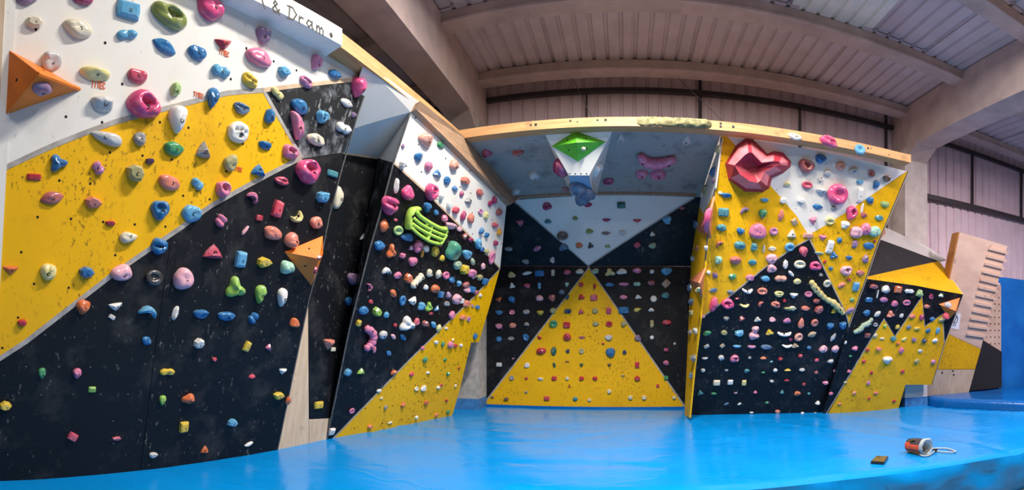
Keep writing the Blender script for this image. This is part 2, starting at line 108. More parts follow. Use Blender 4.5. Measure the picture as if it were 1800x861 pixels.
BIG=[
["P1",-2.476,1.552,2.424,0.212,0.16,0.073,"hp","pocket",-10,"large hot pink pocketed hold on the near wall white top","holds on the near wall"],
["P1",-2.326,1.644,2.919,0.227,0.117,0.053,"ol","pocket",-12,"large olive green pocketed hold on the near wall white top","holds on the near wall"],
["P1",-2.253,1.897,3.036,0.184,0.137,0.062,"hp","dome",-10,"large hot pink rounded hold on the near wall white top","holds on the near wall"],
["P1",-2.566,1.347,2.216,0.095,0.219,0.041,"gw","tear",-100,"large greyish white teardrop hold on the near wall yellow band","holds on the near wall"],
["P1",-2.447,1.788,2.389,0.155,0.169,0.067,"wh","tear",0,"large white teardrop hold on the near wall yellow band","holds on the near wall"],
["P1",-2.288,2.909,2.296,0.231,0.182,0.083,"hp","pocket",0,"large hot pink pocketed hold on the near wall black field","holds on the near wall"],
["P1",-2.248,2.712,2.563,0.085,0.218,0.055,"pk","long",30,"large pink long sausage hold on the near wall chalky corner","holds on the near wall"],
["P1",-2.495,1.234,2.543,0.197,0.089,0.047,"ly","shelf",0,"large pale yellow flat-topped hold on the near wall white top","holds on the near wall"],
["P1",-2.45,2.008,2.243,0.116,0.118,0.054,"gy","tri",-60,"large grey triangular hold on the near wall yellow band","holds on the near wall"],
["P1",-2.657,1.066,2.049,0.123,0.097,0.037,"bl","star",20,"large blue spiky hold on the near wall yellow band","holds on the near wall"],
["P1",-2.827,1.068,1.423,0.1,0.113,0.043,"ly","claw",-40,"large pale yellow ribbed hold on the near wall yellow band","holds on the near wall"],
["P1",-2.46,1.11,2.749,0.167,0.089,0.041,"cr","blob",0,"large cream lumpy hold on the near wall white top","holds on the near wall"],
["P1",-2.525,1.3,2.395,0.141,0.113,0.06,"gw","shelf",0,"large greyish white flat-topped hold on the near wall white top","holds on the near wall"],
["P1",-2.544,1.799,2.023,0.146,0.112,0.051,"sa","saddle",-10,"large salmon saddle-shaped hold on the near wall yellow band","holds on the near wall"],
["RB",2.418,5.112,2.707,0.286,0.245,0.074,"hp","ring",0,"large hot pink ring hold on the block white top","holds on the block front"],
["P1",-2.368,2.24,2.407,0.158,0.146,0.055,"wh","face",0,"large white three-pocket hold on the near wall yellow band","holds on the near wall"],
["P1",-2.675,2.006,1.418,0.152,0.157,0.066,"lp","dome",0,"large pale pink rounded hold on the near wall black field","holds on the near wall"],
["P1",-2.37,1.639,2.76,0.158,0.071,0.027,"bl","leaf",-14,"large blue leaf-shaped hold on the near wall white top","holds on the near wall"],
["P1",-2.777,1.779,1.177,0.146,0.107,0.049,"lb","crescent",-15,"large light blue crescent hold on the near wall black field","holds on the near wall"],
["P1",-2.229,2.298,2.883,0.207,0.106,0.048,"pk","dome",0,"large pink rounded hold on the near wall white top","holds on the near wall"],
["P1",-2.558,1.991,1.857,0.137,0.133,0.059,"lb","saddle",-5,"large light blue saddle-shaped hold on the near wall yellow band","holds on the near wall"],
["P1",-2.614,2.438,1.379,0.162,0.169,0.058,"lg","star",0,"large lime green spiky hold on the near wall black field","holds on the near wall"],
["P1",-2.376,1.388,2.889,0.151,0.086,0.032,"lb","block",0,"large light blue blocky hold on the near wall white top","holds on the near wall"],
["P1",-2.713,1.048,1.855,0.151,0.076,0.029,"rs","leaf",12,"large reddish brown leaf-shaped hold on the near wall yellow band","holds on the near wall"],
["P1",-2.53,0.976,2.57,0.12,0.098,0.045,"gw","blob",0,"large greyish white lumpy hold on the near wall white top","holds on the near wall"],
["P1",-2.411,1.746,2.546,0.089,0.089,0.038,"lg2","tear",-30,"large light green teardrop hold on the near wall white top","holds on the near wall"],
["P1",-2.617,1.316,2.045,0.083,0.082,0.036,"pp","double",-50,"mauve two-lobed hold on the near wall yellow band","holds on the near wall"],
["P1",-2.6,1.756,1.845,0.124,0.13,0.053,"bl","pocket",0,"blue pocketed hold on the near wall yellow band","holds on the near wall"],
["P1",-2.744,1.553,1.434,0.141,0.114,0.052,"lp","dome",0,"pale pink rounded hold on the near wall black field","holds on the near wall"],
["P1",-2.59,2.21,1.607,0.161,0.123,0.061,"rp","tri",180,"rose red triangular hold on the near wall black field","holds on the near wall"],
["P1",-2.68,1.57,1.659,0.091,0.127,0.039,"cr","tear",100,"cream teardrop hold on the near wall yellow band","holds on the near wall"],
["P1",-2.114,2.781,3.014,0.125,0.105,0.048,"pp","tear",-20,"mauve teardrop hold on the near wall white top","holds on the near wall"],
["P1",-2.444,1.489,2.577,0.121,0.093,0.042,"rp","saddle",0,"rose red saddle-shaped hold on the near wall white top","holds on the near wall"],
["P1",-2.58,1.552,2.042,0.115,0.113,0.062,"kh","wedge",0,"khaki angular hold on the near wall yellow band","holds on the near wall"],
["P1",-2.407,1.399,2.77,0.129,0.061,0.028,"lb","double",10,"light blue two-lobed hold on the near wall white top, below light blue blocky one","holds on the near wall"],
["P1",-2.043,3.232,3.005,0.172,0.153,0.07,"hp","tear",0,"hot pink teardrop hold on the near wall chalky corner","holds on the near wall"],
["RB",1.978,4.999,2.941,0.198,0.147,0.067,"rs","pocket",-15,"reddish brown pocketed hold on the block white top","holds on the block front"],
["P1",-2.21,2.716,2.699,0.161,0.098,0.045,"bl","dome",-10,"blue rounded hold on the near wall chalky corner","holds on the near wall"],
["P1",-2.418,1.12,2.898,0.128,0.069,0.031,"mg","dome",0,"magenta rounded hold on the near wall white top","holds on the near wall"],
["P1",-2.274,2.026,2.882,0.129,0.074,0.037,"rd","tri",12,"red triangular hold on the near wall white top","holds on the near wall"],
["P2",-2.102,3.889,2.234,0.191,0.177,0.081,"hp","mouth",0,"hot pink grooved hold on the side wall black field","holds on the side wall"],
["P1",-2.458,2.686,1.804,0.163,0.101,0.046,"sa","dome",-10,"salmon rounded hold on the near wall black field, below coral red blocky one","holds on the near wall"],
["P1",-2.328,1.855,2.785,0.122,0.096,0.044,"bl","saddle",0,"blue saddle-shaped hold on the near wall white top","holds on the near wall"],
["P1",-2.276,2.262,2.732,0.126,0.085,0.039,"ye","mouth",-12,"yellow grooved hold on the near wall white top","holds on the near wall"],
["P1",-2.364,2.01,2.56,0.108,0.12,0.047,"bl","tear",0,"blue teardrop hold on the near wall white top","holds on the near wall"],
["P1",-2.481,0.803,2.855,0.124,0.061,0.028,"pu","dome",0,"purple rounded hold on the near wall white top","holds on the near wall"],
["P1",-2.711,1.785,1.415,0.132,0.111,0.034,"dk","ring",0,"dark grey ring hold on the near wall black field","holds on the near wall"],
["P1",-2.384,2.881,1.959,0.11,0.102,0.046,"ly","crescent",215,"pale yellow crescent hold on the near wall black field","holds on the near wall"],
["P1",-2.526,2.226,1.831,0.083,0.104,0.036,"pk","double",60,"pink two-lobed hold on the near wall black field","holds on the near wall"],
["P1",-2.492,1.792,2.219,0.145,0.084,0.038,"gn","dome",0,"green rounded hold on the near wall yellow band","holds on the near wall"],
["LP",2.133,4.72,3.131,0.201,0.121,0.055,"hp","mouth",-12,"hot pink grooved hold on the timber lip beam","holds on the lip beam"],
["P1",-2.655,1.791,1.619,0.122,0.108,0.049,"bl","mouth",0,"blue grooved hold on the near wall black field","holds on the near wall"],
["P1",-2.44,2.448,2.017,0.098,0.092,0.042,"pk","crescent",-30,"pink crescent hold on the near wall black field","holds on the near wall"],
["P2",-1.88,4.942,1.969,0.254,0.193,0.088,"te","blob",0,"sea green lumpy hold on the side wall black field","holds on the side wall"],
["RB",1.492,5.273,2.232,0.214,0.174,0.079,"pk","dome",0,"pink rounded hold on the block yellow flank","holds on the block front"],
["P1",-2.507,2.0,2.038,0.092,0.077,0.035,"lb","double",-30,"light blue two-lobed hold on the near wall yellow band","holds on the near wall"],
["P1",-2.314,2.038,2.726,0.142,0.08,0.036,"lb","double",0,"light blue two-lobed hold on the near wall white top, below red triangular one","holds on the near wall"],
["P1",-2.583,2.677,1.349,0.118,0.147,0.051,"lg","tear",0,"lime green teardrop hold on the near wall black field, beside white teardrop one","holds on the near wall"],
["P2",-2.241,4.528,1.157,0.23,0.167,0.063,"wh","star",0,"white spiky hold on the side wall black field","holds on the side wall"],
["P1",-2.475,2.197,2.036,0.116,0.111,0.05,"pk","pocket",0,"pink pocketed hold on the near wall yellow band, beside light blue two-lobed one","holds on the near wall"],
["HB",-0.525,5.38,2.693,0.195,0.362,0.084,"sl","dome",0,"slate blue rounded hold on the hanging wedge lower end, highest of its kind there","holds on the volumes"],
["P1",-2.5,0.865,2.749,0.102,0.062,0.036,"cr","wedge",0,"cream angular hold on the near wall white top","holds on the near wall"],
["RB",2.648,5.19,2.537,0.149,0.176,0.064,"hp","pocket",-15,"hot pink pocketed hold on the block yellow tip","holds on the block front"],
["P1",-2.55,2.901,1.335,0.119,0.152,0.052,"wh","tear",0,"white teardrop hold on the near wall black field","holds on the near wall"],
["P1",-2.673,1.307,1.846,0.12,0.076,0.044,"sa","wedge",0,"salmon angular hold on the near wall yellow band","holds on the near wall"],
["P1",-2.636,2.66,1.164,0.091,0.093,0.039,"bl","double",50,"blue two-lobed hold on the near wall black field","holds on the near wall"],
["IN",-2.49,3.605,2.292,0.117,0.206,0.051,"cr","dome",0,"cream rounded hold on the black recess beside side wall","holds in the recess"],
["P1",-2.192,2.305,3.014,0.107,0.096,0.044,"pu","blob",0,"purple lumpy hold on the near wall white top","holds on the near wall"],
["P1",-2.424,2.221,2.209,0.106,0.108,0.046,"kh","blob",0,"khaki lumpy hold on the near wall yellow band","holds on the near wall"],
["P1",-2.298,2.704,2.385,0.151,0.099,0.045,"pk","pocket",0,"pink pocketed hold on the near wall yellow band, beside blue flat-topped one","holds on the near wall"],
["P1",-2.785,1.313,1.428,0.11,0.087,0.05,"bl","wedge",0,"blue angular hold on the near wall yellow band","holds on the near wall"],
["P1",-2.409,2.693,1.982,0.094,0.129,0.034,"rr","block",-8,"coral red blocky hold on the near wall black field","holds on the near wall"],
["FU",0.847,4.799,2.21,0.086,0.268,0.055,"hp","long",-35,"hot pink long sausage hold on the upper flank volume","holds on the volumes"],
["P1",-2.434,2.882,1.775,0.13,0.122,0.056,"sa","blob",0,"salmon lumpy hold on the near wall black field","holds on the near wall"],
["P1",-2.674,2.415,1.172,0.147,0.093,0.049,"bl","shelf",0,"blue flat-topped hold on the near wall black field, beside blue two-lobed one","holds on the near wall"],
["P1",-2.843,1.32,1.212,0.099,0.094,0.043,"or","blob",0,"orange lumpy hold on the near wall black field, beside greyish white blocky one","holds on the near wall"],
["P1",-2.387,2.463,2.2,0.126,0.097,0.048,"bl","tri",180,"blue triangular hold on the near wall yellow band","holds on the near wall"],
["P1",-2.24,2.5,2.721,0.117,0.062,0.028,"ly","double",-20,"pale yellow two-lobed hold on the near wall chalky corner","holds on the near wall"],
["P2",-1.896,4.37,2.466,0.168,0.16,0.072,"hp","pocket",0,"hot pink pocketed hold on the side wall white top","holds on the side wall"],
["P1",-2.488,2.891,1.571,0.124,0.119,0.054,"mi","blob",0,"mint green lumpy hold on the near wall black field","holds on the near wall"],
["P1",-2.556,2.448,1.587,0.097,0.125,0.035,"lb","block",0,"light blue blocky hold on the near wall black field","holds on the near wall"],
["P1",-2.223,2.922,2.529,0.174,0.084,0.038,"cr","claw",0,"cream ribbed hold on the near wall chalky corner","holds on the near wall"],
["RB",2.09,5.371,2.048,0.139,0.131,0.06,"rp","tear",20,"rose red teardrop hold on the block black front","holds on the block front"],
["P1",-2.327,2.24,2.556,0.132,0.071,0.032,"sl","mouth",0,"slate blue grooved hold on the near wall yellow band","holds on the near wall"],
["P1",-2.804,1.542,1.22,0.101,0.065,0.032,"wh","tri",10,"white triangular hold on the near wall black field, above greyish white blocky one","holds on the near wall"],
["P1",-2.707,2.195,1.183,0.116,0.09,0.048,"bl","shelf",0,"blue flat-topped hold on the near wall black field, beside white narrow upright one","holds on the near wall"],
["P1",-2.163,2.728,2.868,0.122,0.069,0.032,"pp","mouth",-10,"mauve grooved hold on the near wall white top","holds on the near wall"],
["P1",-2.525,1.557,2.238,0.083,0.08,0.036,"gy","dome",0,"grey rounded hold on the near wall yellow band","holds on the near wall"],
["P1",-2.298,3.097,2.144,0.139,0.1,0.057,"lb","wedge",0,"light blue angular hold on the near wall black field, below teal blocky one","holds on the near wall"],
["IN",-2.665,3.708,0.96,0.151,0.131,0.065,"sa","tri",0,"salmon triangular hold on the black recess beside side wall","holds in the recess"],
["P2",-1.843,4.125,2.877,0.186,0.116,0.053,"pe","blob",0,"peach lumpy hold on the side wall white top","holds on the side wall"],
["P1",-2.522,2.658,1.587,0.137,0.085,0.048,"ye","wedge",0,"yellow angular hold on the near wall black field, beside light blue blocky one","holds on the near wall"],
["P1",-2.138,3.178,2.687,0.168,0.088,0.04,"wh","double",0,"white two-lobed hold on the near wall chalky corner","holds on the near wall"],
["P2",-2.007,4.066,2.384,0.138,0.141,0.06,"hp","blob",0,"hot pink lumpy hold on the side wall black field","holds on the side wall"],
["P1",-2.862,0.834,1.434,0.103,0.065,0.032,"or","tri",0,"orange triangular hold on the near wall yellow band","holds on the near wall"],
["HLs",-0.683,5.142,2.861,0.281,0.203,0.092,"mg","dome",0,"magenta rounded hold on the hanging wedge shaded side","holds on the volumes"],
["P1",-2.197,2.519,2.867,0.117,0.072,0.041,"lb","wedge",0,"light blue angular hold on the near wall white top","holds on the near wall"],
["P1",-2.287,2.47,2.565,0.092,0.091,0.04,"bl","blob",0,"blue lumpy hold on the near wall yellow band","holds on the near wall"],
["P1",-2.825,1.801,0.986,0.062,0.075,0.022,"bl","leaf",60,"blue leaf-shaped hold on the near wall black field","holds on the near wall"],
["HRs",-0.322,5.208,2.844,0.125,0.208,0.054,"wh","double",60,"white two-lobed hold on the hanging wedge lit side","holds on the volumes"],
["V1",-2.457,0.893,2.372,0.158,0.091,0.034,"pu","leaf",30,"purple leaf-shaped hold on the large orange pyramid","holds on the volumes"],
["P2",-2.174,4.055,1.835,0.125,0.145,0.045,"or","star",0,"orange spiky hold on the side wall black field","holds on the side wall"],
["RB",2.757,5.279,2.331,0.175,0.145,0.066,"lp","dome",0,"pale pink rounded hold on the block yellow tip","holds on the block front"],
["P1",-3.082,1.351,0.311,0.074,0.059,0.023,"rp","block",-30,"rose red blocky hold on the near wall black field","holds on the near wall"],
["RB",1.026,5.593,1.413,0.087,0.184,0.056,"hp","long",-10,"hot pink long sausage hold on the block yellow flank","holds on the block front"],
["P1",-2.352,3.098,1.946,0.123,0.096,0.044,"sa","dome",0,"salmon rounded hold on the near wall black field, below light blue angular one","holds on the near wall"],
["P1",-2.175,2.936,2.696,0.109,0.092,0.042,"lb","claw",0,"light blue ribbed hold on the near wall chalky corner","holds on the near wall"],
["IN",-2.54,3.954,1.589,0.172,0.112,0.051,"pu","blob",0,"purple lumpy hold on the black recess beside side wall","holds in the recess"],
["P2",-2.158,3.885,2.049,0.122,0.1,0.038,"or","leaf",80,"orange leaf-shaped hold on the side wall black field, beside light green ring one","holds on the side wall"],
["RO",0.382,5.62,2.95,0.191,0.155,0.07,"pk","pocket",0,"pink pocketed hold on the roof overhang underside","holds under the roof"],
["RB",3.016,5.275,2.365,0.182,0.14,0.064,"mi","dome",0,"mint green rounded hold on the block yellow tip","holds on the block front"],
["P1",-3.097,0.866,0.551,0.093,0.07,0.04,"ye","wedge",0,"yellow angular hold on the near wall black field, beside green teardrop one","holds on the near wall"],
["RB",1.206,5.598,1.416,0.167,0.127,0.058,"hp","pocket",0,"hot pink pocketed hold on the block black front, beside white crescent one","holds on the block front"],
["P1",-2.763,2.213,0.967,0.089,0.087,0.048,"wh","wedge",0,"white angular hold on the near wall black field","holds on the near wall"],
["P1",-2.879,2.209,0.544,0.099,0.085,0.039,"or","blob",0,"orange lumpy hold on the near wall black field, above yellow blocky one","holds on the near wall"],
["P1",-2.337,2.477,2.378,0.106,0.073,0.039,"bl","shelf",0,"blue flat-topped hold on the near wall yellow band","holds on the near wall"],
["IN",-2.326,4.22,2.834,0.153,0.124,0.056,"ly","blob",0,"pale yellow lumpy hold on the black recess beside side wall","holds in the recess"],
["RB",2.879,5.265,2.377,0.148,0.154,0.064,"pk","dome",0,"pink rounded hold on the block yellow tip","holds on the block front"],
["P1",-2.742,1.988,1.18,0.046,0.108,0.033,"wh","pinch",-12,"white narrow upright hold on the near wall black field","holds on the near wall"],
["RB",1.314,5.186,2.429,0.114,0.082,0.037,"pu","crescent",30,"purple crescent hold on the block yellow flank","holds on the block front"],
["P1",-2.963,1.33,0.765,0.08,0.076,0.035,"pk","tear",0,"pink teardrop hold on the near wall black field","holds on the near wall"],
["HB",-0.423,5.473,2.678,0.147,0.251,0.064,"sl","dome",0,"slate blue rounded hold on the hanging wedge lower end, second highest of its kind there","holds on the volumes"],
["P1",-2.854,2.0,0.759,0.118,0.064,0.029,"ye","double",0,"yellow two-lobed hold on the near wall black field","holds on the near wall"],
["RB",1.296,5.331,2.075,0.14,0.092,0.042,"tl","dome",-10,"teal rounded hold on the block yellow flank, beside teal lumpy one","holds on the block front"],
["HB",-0.508,5.619,2.662,0.186,0.173,0.079,"sl","dome",0,"slate blue rounded hold on the hanging wedge lower end, third highest of its kind there","holds on the volumes"],
["RB",2.709,5.467,1.871,0.16,0.134,0.061,"lp","pocket",0,"pale pink pocketed hold on the block yellow tip","holds on the block front"],
["LP",2.513,4.72,3.115,0.134,0.122,0.037,"lb","ring",0,"light blue ring hold on the timber lip beam","holds on the lip beam"],
["P1",-3.001,1.091,0.768,0.07,0.08,0.03,"gn","tear",0,"green teardrop hold on the near wall black field","holds on the near wall"],
["RB",2.158,5.227,2.403,0.098,0.111,0.046,"pk","tri",20,"pink triangular hold on the block white top","holds on the block front"],
["IN",-2.464,4.053,2.028,0.045,0.168,0.033,"wh","pinch",-50,"white narrow upright hold on the black recess beside side wall","holds in the recess"],
["P1",-2.698,2.657,0.939,0.062,0.087,0.022,"ye","block",-20,"yellow blocky hold on the near wall black field, beside pink triangular one","holds on the near wall"],
["BL",0.575,6.8,1.786,0.121,0.102,0.039,"tn","block",45,"tan blocky hold on the back wall lower black","holds on the back wall"],
["RB",1.691,5.397,1.948,0.143,0.116,0.053,"lp","dome",0,"pale pink rounded hold on the block yellow flank","holds on the block front"],
["RB",2.431,5.35,2.129,0.092,0.171,0.033,"wh","block",-6,"white blocky hold on the block yellow tip","holds on the block front"],
["LP",1.744,4.72,3.122,0.15,0.065,0.03,"wh","mouth",-10,"white grooved hold on the timber lip beam","holds on the lip beam"],
["RB",2.722,5.11,2.739,0.086,0.181,0.031,"wh","block",5,"white blocky hold on the block white top","holds on the block front"],
["RB",2.276,5.44,1.897,0.162,0.114,0.052,"hp","pocket",0,"hot pink pocketed hold on the block black front, beside cream ring one","holds on the block front"],
["P1",-2.085,2.969,3.007,0.128,0.062,0.035,"bl","wedge",0,"blue angular hold on the near wall white top","holds on the near wall"],
["P1",-2.356,2.687,2.179,0.118,0.065,0.029,"rp","mouth",0,"rose red grooved hold on the near wall black field","holds on the near wall"],
["RB",2.575,5.006,2.978,0.134,0.075,0.034,"cr","crescent",20,"cream crescent hold on the block white top","holds on the block front"],
["P1",-2.938,2.213,0.322,0.08,0.089,0.029,"ye","block",0,"yellow blocky hold on the near wall black field, below orange lumpy one","holds on the near wall"],
["RB",1.056,5.324,2.069,0.096,0.076,0.034,"rs","crescent",40,"reddish brown crescent hold on the block yellow flank","holds on the block front"],
["P2",-2.239,4.226,1.452,0.071,0.105,0.025,"or","leaf",55,"orange leaf-shaped hold on the side wall black field, beside blue ring one","holds on the side wall"],
["P1",-2.665,2.873,0.928,0.052,0.081,0.024,"pk","tri",40,"pink triangular hold on the near wall black field","holds on the near wall"],
["P2",-2.043,3.913,2.409,0.057,0.137,0.041,"wh","pinch",8,"white narrow upright hold on the side wall black field","holds on the side wall"],
["P2",-2.047,4.392,1.937,0.108,0.126,0.047,"pk","dome",0,"pink rounded hold on the side wall black field, beside blue lumpy one","holds on the side wall"],
["RB",2.879,5.677,1.375,0.136,0.082,0.031,"pu","leaf",35,"purple leaf-shaped hold on the block yellow tip","holds on the block front"],
["P2",-2.109,4.071,2.038,0.135,0.096,0.029,"lg2","ring",0,"light green ring hold on the side wall black field","holds on the side wall"],
["P2",-2.038,4.67,1.7,0.089,0.092,0.032,"cr","leaf",45,"cream leaf-shaped hold on the side wall black field, beside yellow leaf-shaped one","holds on the side wall"],
["P2",-2.211,3.89,1.871,0.12,0.093,0.042,"bl","dome",0,"blue rounded hold on the side wall black field, beside orange spiky one","holds on the side wall"],
["RB",1.528,5.199,2.416,0.12,0.11,0.05,"gn","tear",0,"green teardrop hold on the block yellow flank","holds on the block front"],
["BU",-0.854,6.497,2.412,0.156,0.133,0.04,"br","ring",0,"brown ring hold on the back wall white triangle","holds on the back wall"],
["RB",2.141,4.966,3.036,0.132,0.101,0.046,"bl","dome",0,"blue rounded hold on the block white top","holds on the block front"],
["RB",1.917,5.292,2.224,0.117,0.122,0.055,"gw","tri",180,"greyish white triangular hold on the block yellow flank","holds on the block front"],
["P1",-2.702,0.932,1.966,0.092,0.039,0.015,"rd","block",0,"red blocky hold on the near wall yellow band","holds on the near wall"],
["P2",-1.847,4.8,2.215,0.184,0.093,0.049,"lp","shelf",0,"pale pink flat-topped hold on the side wall black field","holds on the side wall"],
["RO",0.635,4.963,3.078,0.099,0.168,0.046,"gw","tri",180,"greyish white triangular hold on the roof overhang underside, beside pink grooved one","holds under the roof"],
["RO",0.187,5.619,2.95,0.143,0.146,0.062,"pk","mouth",0,"pink grooved hold on the roof overhang underside","holds under the roof"],
["RB",1.258,5.398,1.908,0.139,0.1,0.045,"rs","dome",0,"reddish brown rounded hold on the block yellow flank","holds on the block front"],
["RB",2.064,5.427,1.909,0.153,0.107,0.032,"cr","ring",0,"cream ring hold on the block black front, below rose red teardrop one","holds on the block front"],
["RB",1.845,5.493,1.729,0.157,0.097,0.044,"pe","double",0,"peach two-lobed hold on the block black front","holds on the block front"],
["RB",1.984,5.769,1.071,0.195,0.088,0.04,"wh","crescent",180,"white crescent hold on the block black front, beside peach ring one","holds on the block front"],
["P1",-2.867,2.649,0.319,0.091,0.075,0.043,"lb","wedge",0,"light blue angular hold on the near wall black field, above white angular one","holds on the near wall"],
["P1",-2.092,3.159,2.867,0.145,0.057,0.022,"gw","leaf",0,"greyish white leaf-shaped hold on the near wall chalky corner","holds on the near wall"],
["P2",-2.342,4.059,1.267,0.111,0.096,0.055,"lg","wedge",0,"lime green angular hold on the side wall black field","holds on the side wall"],
["RB",1.904,5.349,2.084,0.131,0.111,0.034,"lb","ring",0,"light blue ring hold on the block yellow flank","holds on the block front"],
["P1",-2.575,3.087,1.133,0.088,0.089,0.038,"or","blob",0,"orange lumpy hold on the near wall black field, below white teardrop one","holds on the near wall"],
["P1",-2.746,3.076,0.51,0.11,0.074,0.042,"ye","wedge",0,"yellow angular hold on the near wall black field, below white triangular one","holds on the near wall"],
["P2",-1.736,4.593,2.784,0.129,0.108,0.049,"pe","dome",0,"peach rounded hold on the side wall white top","holds on the side wall"],
["P2",-2.079,4.215,1.998,0.146,0.085,0.039,"bl","blob",0,"blue lumpy hold on the side wall black field","holds on the side wall"],
["P2",-1.94,4.375,2.313,0.118,0.105,0.048,"bl","tear",0,"blue teardrop hold on the side wall black field","holds on the side wall"],
["P2",-2.231,4.057,1.643,0.106,0.102,0.046,"wh","crescent",0,"white crescent hold on the side wall black field","holds on the side wall"],
["P2",-1.945,5.239,1.464,0.148,0.124,0.056,"lp","dome",0,"pale pink rounded hold on the side wall black field","holds on the side wall"],
["RO",-1.517,5.059,3.059,0.131,0.129,0.061,"rp","tri",180,"rose red triangular hold on the roof overhang underside","holds under the roof"],
["RB",1.074,5.188,2.402,0.126,0.094,0.036,"tl","block",0,"teal blocky hold on the block yellow flank","holds on the block front"],
["RO",-0.047,4.964,3.078,0.091,0.168,0.043,"gw","tri",180,"greyish white triangular hold on the roof overhang underside, above pink grooved one","holds under the roof"],
["RB",2.213,5.1,2.717,0.145,0.091,0.048,"gw","shelf",0,"greyish white flat-topped hold on the block white top","holds on the block front"],
["RB",1.822,5.619,1.42,0.124,0.083,0.038,"sa","mouth",-15,"salmon grooved hold on the block black front","holds on the block front"],
["BL",-0.218,6.8,0.806,0.142,0.135,0.062,"bl","dome",0,"blue rounded hold on the back wall yellow triangle","holds on the back wall"],
["IN",-2.429,4.109,2.216,0.121,0.101,0.046,"dk","blob",0,"dark grey lumpy hold on the black recess beside side wall","holds in the recess"],
["P2",-1.696,4.828,2.695,0.162,0.092,0.052,"sa","wedge",0,"salmon angular hold on the side wall white top","holds on the side wall"],
["RB",1.713,5.442,1.84,0.111,0.118,0.048,"lp","blob",0,"pale pink lumpy hold on the block black front, beside peach two-lobed one","holds on the block front"],
["P1",-2.913,1.995,0.546,0.065,0.08,0.028,"lg","tear",0,"lime green teardrop hold on the near wall black field, beside orange lumpy one","holds on the near wall"],
["P2",-1.849,5.215,1.809,0.127,0.121,0.068,"ye","wedge",0,"yellow angular hold on the side wall black field","holds on the side wall"],
["P2",-1.654,5.69,2.004,0.127,0.173,0.037,"pk","ring",0,"pink ring hold on the side wall white top","holds on the side wall"],
["P1",-2.501,2.445,1.792,0.03,0.086,0.022,"lp","pinch",-35,"pale pink narrow upright hold on the near wall black field","holds on the near wall"],
["P2",-2.15,4.364,1.618,0.094,0.114,0.051,"or","wedge",0,"orange angular hold on the side wall black field","holds on the side wall"],
["RO",-1.083,5.583,2.957,0.146,0.126,0.057,"gw","dome",0,"greyish white rounded hold on the roof overhang underside, beside rose red triangular one","holds under the roof"],
["RB",2.978,5.345,2.191,0.17,0.095,0.036,"bl","leaf",0,"blue leaf-shaped hold on the block yellow tip, above purple teardrop one","holds on the block front"],
["RB",2.198,5.722,1.203,0.103,0.149,0.045,"sa","tear",180,"salmon teardrop hold on the block black front","holds on the block front"],
["P2",-2.097,4.378,1.783,0.12,0.095,0.043,"pk","dome",0,"pink rounded hold on the side wall black field, above cream leaf-shaped one","holds on the side wall"],
["P2",-1.804,5.202,1.974,0.154,0.107,0.049,"lb","blob",0,"light blue lumpy hold on the side wall black field, above sage green leaf-shaped one","holds on the side wall"],
["P2",-2.388,3.896,1.27,0.113,0.083,0.038,"bl","dome",0,"blue rounded hold on the side wall black field, beside lime green angular one","holds on the side wall"],
["RB",2.402,4.991,2.999,0.121,0.097,0.044,"pe","dome",0,"peach rounded hold on the block white top","holds on the block front"],
["P2",-2.187,4.223,1.63,0.106,0.071,0.027,"pk","leaf",15,"pink leaf-shaped hold on the side wall black field","holds on the side wall"],
["P2",-2.169,4.527,1.399,0.098,0.124,0.046,"wh","tri",-90,"white triangular hold on the side wall black field","holds on the side wall"],
["BL",-0.226,6.8,1.937,0.152,0.115,0.044,"ly","star",0,"pale yellow spiky hold on the back wall lower black","holds on the back wall"],
["BL",0.582,6.8,1.964,0.152,0.115,0.052,"lb","blob",0,"light blue lumpy hold on the back wall lower black","holds on the back wall"],
["RB",2.413,5.657,1.381,0.111,0.128,0.06,"rs","wedge",0,"reddish brown angular hold on the block black front","holds on the block front"],
["P2",-1.973,4.662,1.925,0.107,0.112,0.046,"ye","dome",0,"yellow rounded hold on the side wall black field","holds on the side wall"],
["P2",-2.217,4.369,1.388,0.105,0.111,0.03,"bl","ring",0,"blue ring hold on the side wall black field","holds on the side wall"],
["RO",-1.169,5.112,3.049,0.128,0.105,0.056,"rs","shelf",0,"reddish brown flat-topped hold on the roof overhang underside","holds under the roof"],
["RB",2.029,5.076,2.758,0.137,0.083,0.025,"rp","ring",0,"rose red ring hold on the block white top","holds on the block front"],
["RB",1.438,5.538,1.584,0.137,0.089,0.041,"wh","crescent",180,"white crescent hold on the block black front, beside salmon ring one","holds on the block front"],
["BU",-1.24,6.61,2.27,0.073,0.133,0.026,"pk","leaf",-60,"pink leaf-shaped hold on the back wall upper black","holds on the back wall"],
["RB",1.751,5.208,2.414,0.137,0.07,0.026,"sa","leaf",85,"salmon leaf-shaped hold on the block yellow flank","holds on the block front"],
["RB",2.687,5.539,1.692,0.07,0.116,0.025,"sa","leaf",-60,"salmon leaf-shaped hold on the block yellow tip","holds on the block front"],
["RB",2.378,5.79,1.056,0.13,0.073,0.028,"tn","leaf",20,"tan leaf-shaped hold on the block black front","holds on the block front"],
["IN",-2.394,4.143,2.429,0.127,0.087,0.04,"gw","blob",0,"greyish white lumpy hold on the black recess beside side wall","holds in the recess"],
["P2",-1.836,4.396,2.64,0.124,0.086,0.042,"bl","tri",180,"blue triangular hold on the side wall white top","holds on the side wall"],
["RB",2.188,5.794,1.028,0.125,0.118,0.036,"pe","ring",0,"peach ring hold on the block black front","holds on the block front"],
["P1",-2.935,0.931,1.105,0.063,0.051,0.029,"rd","wedge",0,"red angular hold on the near wall yellow band, below orange triangular one","holds on the near wall"],
["P1",-2.96,2.439,0.107,0.071,0.076,0.033,"or","tri",180,"orange triangular hold on the near wall black field","holds on the near wall"],
["P2",-1.879,5.084,1.836,0.135,0.106,0.048,"sg","dome",0,"sage green rounded hold on the side wall black field","holds on the side wall"],
